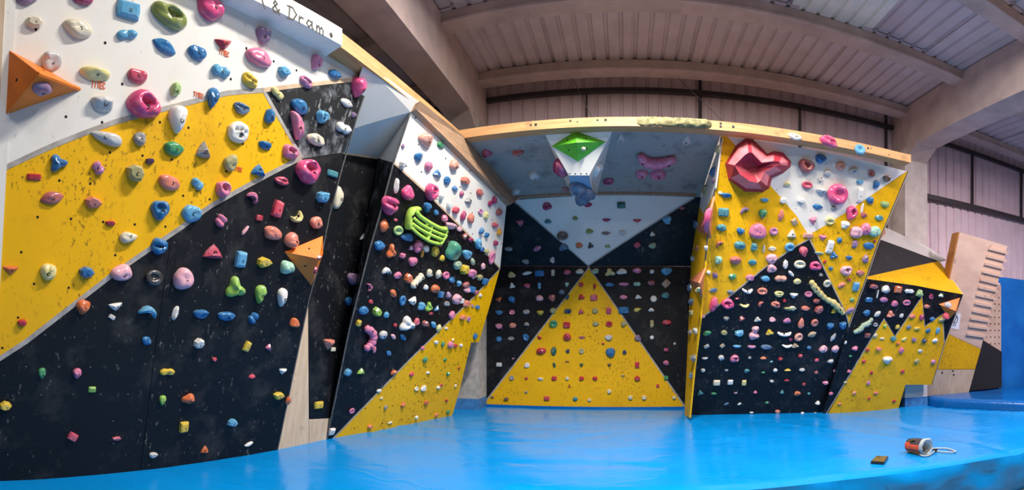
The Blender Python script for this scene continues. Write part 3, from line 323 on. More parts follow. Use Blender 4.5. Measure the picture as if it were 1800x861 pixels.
["P2",-2.087,4.549,1.652,0.084,0.072,0.027,"cr","leaf",40,"cream leaf-shaped hold on the side wall black field, beside orange angular one","holds on the side wall"],
["RB",2.378,5.232,2.411,0.128,0.096,0.029,"ly","ring",0,"pale yellow ring hold on the block white top","holds on the block front"],
["RB",1.928,5.235,2.363,0.073,0.081,0.026,"tn","block",35,"tan blocky hold on the block yellow flank","holds on the block front"],
["RB",1.578,5.769,1.035,0.125,0.102,0.047,"lp","blob",0,"pale pink lumpy hold on the block black front, beside light blue angular one","holds on the block front"],
["ZZ",3.673,6.032,0.688,0.17,0.121,0.055,"wh","blob",0,"white lumpy hold on the zigzag panel yellow peaks","holds on the zigzag panel"],
["P2",-2.325,3.89,1.488,0.078,0.068,0.031,"pk","crescent",-70,"pink crescent hold on the side wall black field","holds on the side wall"],
["P2",-2.105,4.803,1.347,0.114,0.11,0.041,"lg","star",0,"lime green spiky hold on the side wall black field","holds on the side wall"],
["RB",1.619,5.548,1.574,0.132,0.092,0.028,"sa","ring",0,"salmon ring hold on the block black front, above reddish brown crescent one","holds on the block front"],
["RB",1.389,5.747,1.071,0.131,0.091,0.052,"lb","wedge",0,"light blue angular hold on the block black front","holds on the block front"],
["P2",-2.282,4.531,1.014,0.055,0.118,0.02,"bl","leaf",60,"blue leaf-shaped hold on the side wall black field","holds on the side wall"],
["P2",-1.994,4.817,1.704,0.103,0.094,0.035,"cr","leaf",80,"cream leaf-shaped hold on the side wall black field, below yellow leaf-shaped one","holds on the side wall"],
["P2",-2.115,4.967,1.157,0.065,0.116,0.023,"lb","leaf",60,"light blue leaf-shaped hold on the side wall black field, below blue triangular one","holds on the side wall"],
["ZZ",3.35,5.765,1.345,0.126,0.076,0.029,"gw","leaf",35,"greyish white leaf-shaped hold on the zigzag panel black top","holds on the zigzag panel"],
["P2",-1.9,4.094,2.715,0.105,0.081,0.037,"bl","blob",0,"blue lumpy hold on the side wall white top","holds on the side wall"],
["P2",-2.307,4.208,1.242,0.075,0.067,0.025,"lb","leaf",35,"light blue leaf-shaped hold on the side wall black field, beside lime green angular one","holds on the side wall"],
["P2",-2.04,4.823,1.546,0.126,0.095,0.043,"or","dome",0,"orange rounded hold on the side wall black field","holds on the side wall"],
["P2",-2.362,4.228,1.039,0.105,0.088,0.04,"gw","dome",0,"greyish white rounded hold on the side wall black field","holds on the side wall"],
["BU",0.552,6.356,2.588,0.124,0.107,0.049,"lb","blob",0,"light blue lumpy hold on the back wall upper black","holds on the back wall"],
["RB",2.587,5.246,2.396,0.119,0.097,0.044,"wh","blob",0,"white lumpy hold on the block yellow tip","holds on the block front"],
["RB",1.69,5.274,2.248,0.111,0.093,0.028,"pp","ring",0,"mauve ring hold on the block yellow flank","holds on the block front"],
["RB",1.03,5.46,1.737,0.078,0.068,0.026,"pu","leaf",-35,"purple leaf-shaped hold on the block yellow flank","holds on the block front"],
["RB",1.63,5.612,1.422,0.085,0.074,0.034,"rs","crescent",60,"reddish brown crescent hold on the block black front","holds on the block front"],
["RB",2.961,5.409,2.033,0.117,0.111,0.05,"pu","tear",180,"purple teardrop hold on the block yellow tip","holds on the block front"],
["P1",-2.542,1.645,2.124,0.064,0.045,0.026,"dp","wedge",0,"dark purple angular hold on the near wall yellow band","holds on the near wall"],
["P2",-1.869,4.247,2.674,0.098,0.09,0.041,"pk","dome",0,"pink rounded hold on the side wall white top","holds on the side wall"],
["P2",-1.987,3.916,2.595,0.084,0.085,0.046,"wh","wedge",0,"white angular hold on the side wall white top","holds on the side wall"],
["P2",-1.779,5.357,1.909,0.075,0.104,0.027,"sg","leaf",50,"sage green leaf-shaped hold on the side wall black field","holds on the side wall"],
["BU",-1.038,6.227,2.751,0.132,0.097,0.044,"mg","jug",0,"magenta scooped hold on the back wall white triangle","holds on the back wall"],
["P2",-1.716,5.355,2.121,0.118,0.117,0.051,"lb","blob",0,"light blue lumpy hold on the side wall white top","holds on the side wall"],
["BL",-0.032,6.8,1.404,0.153,0.099,0.037,"bl","block",0,"blue blocky hold on the back wall lower black, below white lumpy one","holds on the back wall"],
["RB",1.068,5.252,2.246,0.12,0.075,0.034,"tl","dome",0,"teal rounded hold on the block yellow flank, below teal blocky one","holds on the block front"],
["P2",-1.762,4.952,2.354,0.098,0.116,0.042,"mg","tear",180,"magenta teardrop hold on the side wall white top","holds on the side wall"],
["RO",-1.404,5.942,2.888,0.15,0.118,0.053,"gw","dome",0,"greyish white rounded hold on the roof overhang underside, below rose red triangular one","holds under the roof"],
["RO",-0.206,5.782,2.919,0.139,0.107,0.049,"mg","mouth",0,"magenta grooved hold on the roof overhang underside","holds under the roof"],
["RB",1.092,5.119,2.572,0.125,0.066,0.035,"bl","shelf",0,"blue flat-topped hold on the block yellow flank","holds on the block front"],
["P2",-1.806,5.4,1.776,0.152,0.096,0.044,"pk","blob",0,"pink lumpy hold on the side wall black field","holds on the side wall"],
["RB",2.548,5.318,2.217,0.076,0.075,0.028,"bl","leaf",-45,"blue leaf-shaped hold on the block yellow tip, beside white blocky one","holds on the block front"],
["ZZ",3.418,5.659,1.682,0.135,0.112,0.051,"wh","blob",0,"white lumpy hold on the zigzag panel black top","holds on the zigzag panel"],
["IN",-2.754,3.674,0.363,0.114,0.072,0.027,"ye","block",0,"yellow blocky hold on the black recess beside side wall","holds in the recess"],
["P2",-2.067,4.947,1.335,0.068,0.094,0.032,"bl","tri",-60,"blue triangular hold on the side wall black field","holds on the side wall"],
["P2",-2.566,3.888,0.679,0.084,0.084,0.045,"lb","wedge",0,"light blue angular hold on the side wall black field","holds on the side wall"],
["BU",-1.428,6.359,2.584,0.108,0.119,0.051,"pk","tri",0,"pink triangular hold on the back wall upper black","holds on the back wall"],
["BU",-0.868,6.603,2.278,0.13,0.106,0.048,"sl","blob",0,"slate blue lumpy hold on the back wall upper black","holds on the back wall"],
["RB",2.179,5.048,2.84,0.067,0.075,0.029,"gw","crescent",150,"greyish white crescent hold on the block white top","holds on the block front"],
["RB",1.187,5.867,0.762,0.088,0.071,0.027,"gw","leaf",-30,"greyish white leaf-shaped hold on the block black front, beside pink pocketed one","holds on the block front"],
["RB",1.363,5.879,0.749,0.117,0.096,0.044,"pk","pocket",0,"pink pocketed hold on the block black front","holds on the block front"],
["RB",2.802,5.753,1.184,0.107,0.117,0.058,"bl","wedge",0,"blue angular hold on the block black front","holds on the block front"],
["BL",-1.216,6.8,0.82,0.144,0.101,0.046,"rd","dome",0,"red rounded hold on the back wall yellow triangle","holds on the back wall"],
["RB",2.897,5.551,1.683,0.101,0.125,0.036,"lb","block",0,"light blue blocky hold on the block yellow tip","holds on the block front"],
["RB",2.695,5.817,1.019,0.129,0.061,0.023,"gw","leaf",65,"greyish white leaf-shaped hold on the block black front, below blue angular one","holds on the block front"],
["P1",-2.682,1.435,1.735,0.068,0.039,0.022,"rd","wedge",0,"red angular hold on the near wall yellow band, beside cream teardrop one","holds on the near wall"],
["P1",-2.234,3.167,2.338,0.115,0.05,0.019,"tl","block",0,"teal blocky hold on the near wall black field","holds on the near wall"],
["P2",-1.723,5.09,2.352,0.101,0.112,0.044,"sa","dome",0,"salmon rounded hold on the side wall white top","holds on the side wall"],
["RB",0.984,5.734,1.066,0.108,0.064,0.024,"gn","leaf",15,"green leaf-shaped hold on the block black front","holds on the block front"],
["P1",-2.687,3.073,0.727,0.084,0.064,0.031,"wh","tri",0,"white triangular hold on the near wall black field, above yellow angular one","holds on the near wall"],
["IN",-2.576,3.924,1.37,0.098,0.08,0.036,"bl","dome",0,"blue rounded hold on the black recess beside side wall","holds in the recess"],
["P2",-1.705,4.978,2.518,0.124,0.088,0.044,"gy","tri",180,"grey triangular hold on the side wall white top","holds on the side wall"],
["P2",-1.947,4.807,1.872,0.082,0.069,0.026,"ye","leaf",30,"yellow leaf-shaped hold on the side wall black field","holds on the side wall"],
["P2",-1.96,4.938,1.704,0.129,0.091,0.028,"pk","ring",0,"pink ring hold on the side wall black field","holds on the side wall"],
["P2",-2.138,4.681,1.353,0.11,0.087,0.04,"lb","blob",0,"light blue lumpy hold on the side wall black field, beside lime green spiky one","holds on the side wall"],
["P2",-2.518,4.067,0.669,0.101,0.075,0.037,"lg","tri",180,"lime green triangular hold on the side wall black field","holds on the side wall"],
["BU",0.157,6.591,2.293,0.091,0.077,0.029,"rp","block",30,"rose red blocky hold on the back wall upper black","holds on the back wall"],
["BL",-1.042,6.8,1.213,0.124,0.11,0.033,"gn","ring",0,"green ring hold on the back wall yellow triangle","holds on the back wall"],
["RB",1.056,5.391,1.906,0.091,0.092,0.039,"mi","dome",0,"mint green rounded hold on the block yellow flank","holds on the block front"],
["RB",2.503,5.391,2.036,0.113,0.092,0.035,"bl","star",0,"blue spiky hold on the block yellow tip","holds on the block front"],
["RB",2.472,5.527,1.703,0.106,0.104,0.031,"cr","ring",0,"cream ring hold on the block black front, below hot pink pocketed one","holds on the block front"],
["RB",2.384,5.726,1.211,0.108,0.109,0.031,"sa","ring",0,"salmon ring hold on the block black front, above tan leaf-shaped one","holds on the block front"],
["RB",2.576,5.877,0.862,0.119,0.102,0.046,"lp","dome",0,"pale pink rounded hold on the block black front","holds on the block front"],
["ZZ",3.58,5.796,1.345,0.145,0.108,0.041,"sa","star",0,"salmon spiky hold on the zigzag panel black top","holds on the zigzag panel"],
["BL",-1.853,6.8,1.578,0.107,0.08,0.04,"or","tri",20,"orange triangular hold on the back wall lower black","holds on the back wall"],
["RS",0.972,5.725,2.816,0.233,0.109,0.041,"kh","star",0,"khaki spiky hold on the dim block flank","holds on the block flank"],
["RB",2.045,5.577,1.542,0.118,0.084,0.042,"wh","tri",0,"white triangular hold on the block black front","holds on the block front"],
["RB",2.318,5.304,2.23,0.117,0.081,0.04,"pk","tri",0,"pink triangular hold on the block yellow tip","holds on the block front"],
["RB",2.018,5.645,1.375,0.166,0.062,0.033,"kh","shelf",0,"khaki flat-topped hold on the block black front","holds on the block front"],
["P1",-2.827,1.527,1.146,0.05,0.032,0.012,"gw","block",-30,"greyish white blocky hold on the near wall black field","holds on the near wall"],
["BL",-1.242,6.8,1.945,0.145,0.09,0.034,"bl","block",0,"blue blocky hold on the back wall lower black, beside orange triangular one","holds on the back wall"],
["BL",-0.057,6.8,1.953,0.143,0.088,0.04,"wh","blob",0,"white lumpy hold on the back wall lower black","holds on the back wall"],
["RB",1.849,5.567,1.549,0.126,0.076,0.035,"ly","jug",0,"pale yellow scooped hold on the block black front","holds on the block front"],
["P1",-2.891,2.863,0.102,0.09,0.034,0.02,"wh","wedge",20,"small white angular hold on the near wall black field","holds on the near wall"],
["BL",-0.836,6.8,1.024,0.113,0.11,0.049,"rd","dome",0,"small red rounded hold on the back wall yellow triangle","holds on the back wall"],
["RB",2.188,5.167,2.551,0.134,0.064,0.024,"bl","leaf",0,"small blue leaf-shaped hold on the block white top","holds on the block front"],
["RB",2.873,5.13,2.703,0.104,0.089,0.041,"bl","dome",0,"small blue rounded hold on the block yellow tip","holds on the block front"],
["RB",1.468,5.341,2.065,0.092,0.085,0.039,"tl","blob",0,"small teal lumpy hold on the block yellow flank","holds on the block front"],
["RB",1.881,5.427,1.893,0.071,0.12,0.038,"wh","wedge",0,"small white angular hold on the block black front","holds on the block front"],
["RB",1.97,5.472,1.793,0.044,0.101,0.032,"wh","pinch",50,"small white narrow upright hold on the block black front","holds on the block front"],
["RB",1.592,5.737,1.113,0.099,0.094,0.043,"lp","blob",0,"small pale pink lumpy hold on the block black front","holds on the block front"]]
SMALL=[
["RB",1.762,5.833,0.896,0.139,0.072,0.033,"sl","blob",0],
["RB",2.756,5.884,0.861,0.111,0.103,0.047,"lp","blob",0],
["P2",-1.794,4.559,2.623,0.1,0.082,0.037,"bl","dome",0],
["P2",-1.796,4.804,2.382,0.1,0.086,0.049,"rr","wedge",0],
["BU",-1.045,6.362,2.581,0.116,0.091,0.045,"tl","tri",180],
["BU",-0.059,6.234,2.742,0.114,0.089,0.034,"dg","block",0],
["BL",-0.835,6.8,1.951,0.122,0.097,0.055,"rp","wedge",0],
["BL",-1.232,6.8,1.377,0.124,0.1,0.049,"ye","tri",0],
["RB",2.92,5.057,2.886,0.094,0.096,0.041,"bl","claw",0],
["RB",1.289,5.269,2.223,0.098,0.076,0.035,"bl","blob",0],
["RB",1.785,5.759,1.077,0.111,0.088,0.034,"ye","star",0],
["P1",-3.029,1.992,0.119,0.073,0.048,0.022,"gw","blob",0],
["P2",-2.374,4.384,0.848,0.054,0.083,0.019,"bl","leaf",60],
["BL",0.17,6.8,1.412,0.082,0.109,0.035,"ye","tear",100],
["RS",0.975,5.23,2.853,0.176,0.099,0.045,"bl","claw",0],
["RB",3.095,5.144,2.689,0.13,0.076,0.035,"lg2","dome",0],
["RB",3.052,5.21,2.526,0.132,0.077,0.029,"tl","leaf",0],
["RB",1.468,5.41,1.897,0.111,0.073,0.028,"tl","leaf",0],
["RB",1.458,5.48,1.726,0.112,0.073,0.033,"pk","blob",0],
["RB",1.651,5.49,1.72,0.114,0.074,0.034,"lb","dome",0],
["RB",2.769,5.337,2.191,0.087,0.109,0.037,"pu","dome",0],
["RB",2.929,5.481,1.854,0.133,0.081,0.031,"rs","leaf",0],
["ZZ",3.208,5.622,1.706,0.143,0.083,0.047,"rs","wedge",0],
["RB",2.047,5.835,0.916,0.153,0.065,0.03,"wh","crescent",180],
["P2",-2.322,4.388,1.02,0.048,0.09,0.017,"lp","leaf",60],
["P2",-2.43,3.874,1.15,0.062,0.09,0.034,"ye","wedge",0],
["P2",-2.096,5.069,1.121,0.098,0.08,0.03,"ly","leaf",80],
["RB",1.023,5.528,1.571,0.103,0.058,0.022,"sl","leaf",10],
["RB",1.422,5.609,1.41,0.123,0.068,0.031,"ly","crescent",180],
["RB",1.572,5.825,0.898,0.128,0.071,0.035,"pp","tri",0],
["P2",-1.764,4.713,2.577,0.119,0.071,0.035,"bl","tri",180],
["P2",-1.626,5.128,2.641,0.122,0.084,0.038,"rs","dome",0],
["P2",-2.012,4.519,1.933,0.098,0.077,0.035,"wh","blob",0],
["P2",-1.895,5.455,1.423,0.126,0.09,0.041,"sa","blob",0],
["BU",-1.039,6.729,2.12,0.116,0.098,0.048,"wh","tri",-90],
["BL",-1.241,6.8,1.583,0.114,0.099,0.045,"lp","dome",0],
["BL",-1.058,6.8,1.588,0.114,0.099,0.045,"rs","blob",0],
["BL",0.566,6.8,1.616,0.113,0.098,0.045,"tl","dome",0],
["RS",0.875,6.273,1.489,0.252,0.102,0.046,"sl","blob",0],
["RB",2.826,5.011,2.987,0.107,0.08,0.024,"rs","ring",0],
["RB",1.755,5.144,2.568,0.09,0.075,0.043,"wh","wedge",0],
["RB",2.62,5.751,1.171,0.109,0.091,0.042,"bl","blob",0],
["ZZ",3.633,5.684,1.695,0.12,0.106,0.04,"or","block",0],
["ZZ",4.05,5.75,1.667,0.125,0.11,0.05,"lg2","blob",0],
["BL",0.162,6.8,1.969,0.124,0.088,0.04,"pk","dome",0],
["RB",3.05,5.027,2.969,0.118,0.074,0.034,"br","blob",0],
["RB",2.252,5.023,2.908,0.103,0.069,0.039,"gw","wedge",0],
["RB",2.237,5.577,1.561,0.115,0.08,0.024,"pk","ring",0],
["ZZ",3.828,5.769,1.522,0.156,0.092,0.028,"pk","ring",0],
["ZZ",3.064,5.89,0.863,0.087,0.133,0.041,"pk","tri",-90],
["RB",2.125,5.297,2.231,0.136,0.059,0.022,"pe","block",0],
["P1",-2.74,3.205,0.451,0.059,0.079,0.025,"or","blob",0],
["P2",-1.901,5.207,1.644,0.09,0.101,0.042,"lb","tri",0],
["P2",-2.002,5.235,1.277,0.092,0.103,0.04,"pk","dome",0],
["BL",-1.427,6.8,1.95,0.152,0.055,0.021,"wh","leaf",10],
["BL",0.583,6.8,1.227,0.133,0.081,0.037,"rd","dome",0],
["BL",-1.034,6.8,0.82,0.085,0.128,0.037,"dg","dome",0],
["RB",1.977,5.144,2.59,0.111,0.062,0.035,"wh","wedge",0],
["RB",2.224,5.647,1.388,0.122,0.07,0.04,"sa","wedge",0],
["ZZ",3.85,5.716,1.685,0.165,0.081,0.037,"wh","double",0],
["P2",-1.863,5.345,1.637,0.126,0.081,0.037,"rs","blob",0],
["RB",1.209,5.668,1.247,0.087,0.083,0.041,"gy","tri",0],
["VZ",4.523,5.72,1.335,0.117,0.114,0.051,"rr","dome",0],
["P1",-3.038,1.682,0.276,0.074,0.036,0.02,"rp","wedge",0],
["P1",-2.975,1.45,0.648,0.056,0.044,0.017,"lg","block",0],
["P2",-1.825,4.681,2.402,0.088,0.078,0.044,"wh","wedge",0],
["P2",-2.157,4.808,1.168,0.087,0.081,0.046,"rs","wedge",0],
["P2",-2.068,5.368,0.929,0.107,0.09,0.041,"pk","dome",0],
["P2",-2.748,3.884,0.076,0.075,0.077,0.027,"wh","block",0],
["BU",-0.257,6.361,2.582,0.134,0.065,0.032,"mg","tri",0],
["BU",0.151,6.367,2.575,0.134,0.065,0.032,"rd","tri",0],
["BU",0.369,6.594,2.289,0.111,0.087,0.04,"sg","blob",0],
["BL",-1.655,6.8,1.931,0.116,0.091,0.041,"ly","blob",0],
["BL",-1.655,6.8,1.574,0.116,0.092,0.042,"bl","blob",0],
["BL",-1.843,6.8,1.184,0.115,0.093,0.053,"pk","wedge",0],
["BL",-1.442,6.8,1.017,0.095,0.111,0.041,"bl","pocket",0],
["BL",-1.242,6.8,1.016,0.084,0.068,0.033,"rd","tri",-30],
["BL",-0.032,6.8,1.775,0.143,0.07,0.037,"pk","shelf",0],
["RS",0.986,4.972,3.001,0.178,0.08,0.037,"ly","dome",0],
["RS",0.822,5.691,0.766,0.201,0.093,0.042,"gy","blob",0],
["RB",1.242,5.47,1.731,0.094,0.072,0.033,"gn","dome",0],
["RB",2.066,5.511,1.705,0.1,0.076,0.035,"ly","dome",0],
["RB",1.402,5.677,1.242,0.082,0.09,0.038,"rs","tri",90],
["RB",1.379,5.815,0.905,0.127,0.063,0.031,"lb","tri",0],
["ZZ",3.617,5.749,1.498,0.133,0.088,0.04,"pk","blob",0],
["ZZ",3.752,5.879,1.169,0.09,0.073,0.028,"ye","leaf",45],
["VZ",4.653,5.826,1.521,0.133,0.106,0.048,"gw","dome",0],
["P2",-1.869,4.67,2.265,0.081,0.085,0.035,"pk","dome",0],
["P2",-2.192,4.671,1.182,0.079,0.088,0.034,"rr","dome",0],
["BL",-0.656,6.8,1.958,0.123,0.079,0.036,"cr","blob",0],
["BL",-0.437,6.8,1.963,0.123,0.079,0.036,"sg","blob",0],
["BL",0.372,6.8,1.21,0.123,0.081,0.037,"kh","double",90],
["RB",1.539,5.14,2.56,0.098,0.061,0.032,"lb","shelf",0],
["ZZ",3.416,5.706,1.542,0.144,0.079,0.03,"pp","leaf",0],
["P2",-1.796,5.45,1.761,0.094,0.08,0.031,"lp","leaf",80],
["BU",-0.497,6.226,2.752,0.122,0.064,0.029,"mg","mouth",0],
["RS",0.953,6.366,2.545,0.151,0.121,0.055,"sl","blob",0],
["P1",-2.457,2.545,1.893,0.062,0.046,0.017,"rd","block",0],
["P2",-1.525,5.59,2.533,0.126,0.083,0.038,"rs","dome",0],
["P2",-2.134,4.212,1.818,0.077,0.067,0.038,"pk","wedge",0],
["P2",-1.836,5.483,1.595,0.121,0.083,0.032,"bl","block",0],
["BU",-0.644,6.591,2.293,0.101,0.087,0.04,"or","blob",0],
["BL",-1.647,6.8,1.773,0.097,0.101,0.035,"wh","star",0],
["BL",-0.632,6.8,1.592,0.104,0.09,0.034,"rd","star",0],
["BL",-0.828,6.8,1.391,0.104,0.09,0.041,"db","double",0],
["BL",-0.845,6.8,1.195,0.104,0.091,0.034,"rd","block",0],
["BL",0.372,6.8,1.955,0.067,0.07,0.024,"wh","leaf",-50],
["BL",-0.453,6.8,1.583,0.104,0.089,0.034,"rp","block",0],
["BL",0.396,6.8,1.567,0.095,0.099,0.027,"wh","ring",0],
["BL",0.17,6.8,1.008,0.105,0.091,0.041,"pu","blob",0],
["BL",-0.016,6.8,0.806,0.077,0.066,0.03,"db","tear",60],
["RB",2.722,5.403,2.027,0.096,0.077,0.041,"bl","shelf",0],
["RB",2.367,5.613,1.483,0.096,0.079,0.036,"rs","blob",0],
["ZZ",3.158,5.735,1.355,0.099,0.094,0.043,"bl","blob",0],
["V2",-2.268,2.975,1.538,0.14,0.056,0.025,"rr","dome",0],
["P2",-1.54,5.434,2.636,0.103,0.088,0.04,"mg","dome",0],
["P2",-1.865,5.398,1.581,0.146,0.067,0.03,"lp","blob",0],
["BL",-1.638,6.8,1.191,0.116,0.083,0.038,"sa","dome",0],
["BL",0.364,6.8,1.793,0.114,0.08,0.036,"rs","dome",0],
["BL",-0.242,6.8,1.016,0.114,0.082,0.037,"gw","blob",0],
["RB",1.23,5.541,1.558,0.095,0.066,0.033,"sl","tri",0],
["RB",2.001,5.705,1.228,0.103,0.071,0.032,"pp","blob",0],
["RB",2.16,5.842,0.908,0.108,0.075,0.029,"tn","star",0],
["FL",0.798,5.203,1.538,0.25,0.063,0.029,"ly","double",0],
["RB",2.3,5.379,2.047,0.13,0.052,0.028,"sg","shelf",0],
["P2",-1.722,5.579,1.885,0.088,0.084,0.032,"lp","leaf",80],
["RB",1.695,5.352,2.058,0.105,0.058,0.022,"cr","leaf",0],
["IN",-2.285,4.334,3.005,0.097,0.063,0.028,"gn","dome",0],
["P2",-1.945,5.451,1.259,0.11,0.074,0.042,"sa","wedge",0],
["P2",-2.635,4.077,0.269,0.082,0.066,0.02,"pk","ring",0],
["BL",-1.042,6.8,1.4,0.094,0.091,0.041,"kh","dome",0],
["BL",-0.234,6.8,1.202,0.095,0.09,0.027,"rd","ring",0],
["RB",0.948,6.045,0.307,0.085,0.084,0.031,"tl","star",0],
["RB",2.635,5.673,1.362,0.091,0.083,0.031,"ye","star",0],
["P2",-1.776,4.338,2.898,0.101,0.054,0.025,"gn","dome",0],
["P2",-2.019,4.95,1.493,0.091,0.077,0.029,"bl","block",0],
["P2",-1.765,5.571,1.748,0.105,0.084,0.038,"kh","dome",0],
["P2",-1.734,5.715,1.714,0.114,0.086,0.033,"bl","block",0],
["BU",-0.492,6.461,2.456,0.099,0.076,0.035,"ol","blob",0],
["BU",-0.487,6.595,2.289,0.083,0.1,0.03,"dk","star",0],
["BU",-1.429,6.734,2.114,0.106,0.083,0.038,"gy","blob",0],
["BU",-0.046,6.474,2.44,0.1,0.076,0.035,"gw","dome",0],
["BL",-1.434,6.8,1.206,0.105,0.083,0.041,"gy","tri",180],
["BL",0.162,6.8,1.776,0.105,0.08,0.036,"mi","double",0],
["BL",0.364,6.8,1.404,0.104,0.081,0.04,"wh","tri",180],
["RB",2.69,5.05,2.881,0.094,0.065,0.03,"lb","double",0],
["RB",1.609,5.687,1.236,0.092,0.071,0.027,"gw","star",0],
["RB",1.154,5.999,0.438,0.094,0.075,0.028,"cr","block",0],
["ZZ",3.789,5.828,1.334,0.085,0.066,0.025,"gw","leaf",35],
["ZZ",3.907,6.017,0.827,0.101,0.104,0.044,"pk","blob",0],
["BL",-0.234,6.8,1.768,0.133,0.062,0.028,"bl","claw",0],
["P2",-1.62,5.355,2.441,0.087,0.087,0.038,"ly","dome",0],
["BU",-1.65,6.603,2.278,0.115,0.072,0.033,"gy","blob",0],
["BL",-1.435,6.8,1.388,0.116,0.073,0.033,"gy","dome",0],
["BL",-0.032,6.8,1.59,0.115,0.071,0.027,"pk","leaf",0],
["RS",0.89,6.495,1.693,0.167,0.106,0.048,"sl","blob",0],
["ZZ",3.929,5.963,0.994,0.114,0.054,0.02,"ly","leaf",25],
["P2",-1.853,4.535,2.448,0.077,0.063,0.036,"wh","wedge",0],
["P2",-1.574,5.583,2.377,0.124,0.067,0.038,"rr","wedge",0],
["P2",-1.935,5.064,1.667,0.093,0.07,0.032,"bl","dome",0],
["P2",-2.394,4.532,0.637,0.09,0.06,0.027,"or","blob",0],
["P2",-2.299,5.089,0.419,0.09,0.073,0.033,"wh","blob",0],
["BL",-1.845,6.8,0.992,0.097,0.085,0.038,"bl","dome",0],
["BL",-0.437,6.8,1.397,0.085,0.09,0.037,"kh","pocket",0],
["RS",0.864,6.214,1.335,0.202,0.084,0.038,"kh","blob",0],
["RS",0.845,6.199,1.081,0.238,0.075,0.034,"gy","blob",0],
["RB",1.781,5.076,2.737,0.076,0.061,0.028,"ly","blob",0],
["RB",2.826,5.199,2.531,0.088,0.068,0.031,"rs","dome",0],
["RB",2.786,5.168,2.602,0.04,0.137,0.029,"wh","pinch",0],
["RB",2.877,5.62,1.514,0.068,0.057,0.022,"gn","leaf",30],
["RB",1.196,5.738,1.074,0.081,0.069,0.032,"kh","dome",0],
["RB",1.189,5.805,0.911,0.061,0.051,0.019,"tn","block",40],
["RB",0.966,5.924,0.603,0.063,0.053,0.02,"wh","leaf",-30],
["RB",2.63,6.194,0.095,0.095,0.081,0.04,"wh","tri",180],
["ZZ",4.504,5.813,1.661,0.126,0.086,0.042,"sg","tri",180],
["ZZ",4.19,5.886,1.323,0.105,0.094,0.043,"mg","blob",0],
["ZZ",4.624,5.952,1.301,0.131,0.089,0.04,"kh","blob",0],
["V2",-2.177,2.898,1.616,0.135,0.043,0.025,"sa","wedge",0],
["P2",-1.676,5.347,2.263,0.081,0.079,0.044,"bl","wedge",0],
["P2",-1.785,5.083,2.15,0.08,0.077,0.035,"rs","blob",0],
["P2",-1.982,5.077,1.496,0.079,0.078,0.034,"pu","blob",0],
["BU",0.739,6.25,2.721,0.096,0.064,0.031,"rs","tri",0],
["BL",-1.042,6.8,1.948,0.104,0.072,0.033,"cr","double",90],
["BL",-1.426,6.8,1.768,0.106,0.072,0.033,"rp","blob",0],
["BL",-1.845,6.8,1.385,0.108,0.074,0.034,"bl","blob",0],
["BL",0.178,6.8,1.59,0.105,0.071,0.027,"wh","star",0],
["BL",-0.243,6.8,1.396,0.076,0.099,0.027,"rp","block",0],
["RO",-0.755,5.951,2.886,0.093,0.092,0.04,"rs","mouth",0],
["RS",0.845,5.674,1.088,0.152,0.084,0.038,"gw","blob",0],
["RB",1.802,5.693,1.239,0.093,0.063,0.028,"lp","blob",0],
["RB",0.989,5.801,0.905,0.068,0.046,0.018,"gw","block",30],
["ZZ",3.165,5.677,1.529,0.116,0.068,0.026,"bl","block",0],
["P2",-1.556,5.706,2.319,0.083,0.093,0.036,"am","dome",0],
["BU",-0.27,6.48,2.432,0.127,0.052,0.02,"br","leaf",0],
["RB",1.743,5.893,0.749,0.105,0.057,0.028,"or","tri",180],
["BU",0.363,6.489,2.421,0.082,0.078,0.029,"wh","star",0],
["BL",-0.918,6.8,1.668,0.085,0.081,0.037,"sl","blob",0],
["BL",-0.64,6.8,1.381,0.085,0.081,0.031,"rp","star",0],
["BL",-0.032,6.8,1.21,0.086,0.081,0.037,"kh","blob",0],
["BL",0.575,6.8,0.651,0.085,0.081,0.037,"pk","blob",0],
["RB",2.494,5.454,1.882,0.076,0.069,0.034,"bl","tri",0],
["P1",-2.748,2.76,0.692,0.061,0.041,0.019,"rr","blob",0],
["P2",-1.675,5.566,2.054,0.094,0.075,0.034,"kh","dome",0],
["P2",-1.818,5.572,1.569,0.086,0.075,0.043,"rs","wedge",0],
["P2",-2.228,4.979,0.764,0.076,0.071,0.032,"gn","dome",0],
["BL",-0.844,6.8,1.782,0.075,0.089,0.035,"mi","tri",0],
["BL",-0.429,6.8,1.21,0.095,0.072,0.033,"kh","dome",0],
["RS",0.943,6.782,2.4,0.189,0.091,0.042,"gy","blob",0],
["RB",2.048,5.643,1.383,0.085,0.063,0.029,"cr","blob",0],
["RB",2.294,6.118,0.252,0.093,0.07,0.032,"or","dome",0],
["ZZ",4.252,5.839,1.486,0.121,0.074,0.042,"sa","wedge",0],
["ZZ",3.996,5.856,1.333,0.119,0.074,0.034,"sa","dome",0],
["ZZ",3.714,5.93,1.004,0.114,0.073,0.033,"tl","dome",0],
["ZZ",3.474,5.95,0.85,0.107,0.071,0.04,"sa","wedge",0],
["BL",-1.242,6.8,1.764,0.104,0.064,0.029,"lb","double",90],
["RB",2.404,5.173,2.557,0.093,0.051,0.023,"gy","dome",0],
["ZZ",4.587,6.005,1.131,0.087,0.111,0.037,"lb","dome",0],
["P1",-2.77,2.376,0.842,0.047,0.037,0.021,"rd","wedge",0],
["P1",-2.091,3.258,2.811,0.054,0.044,0.02,"pu","blob",0],
["P2",-1.648,5.24,2.459,0.097,0.065,0.02,"pp","ring",0],
["P2",-1.7,5.462,2.071,0.094,0.067,0.03,"bl","dome",0],
["P2",-1.903,4.525,2.293,0.072,0.057,0.026,"bl","blob",0],
["P2",-1.918,5.349,1.449,0.092,0.067,0.025,"wh","block",0],
["P2",-2.007,5.091,1.4,0.082,0.064,0.029,"gy","blob",0],
["P2",-2.424,4.168,0.889,0.042,0.076,0.03,"pk","pinch",0],
["P2",-2.607,4.388,0.063,0.075,0.052,0.03,"or","wedge",0],
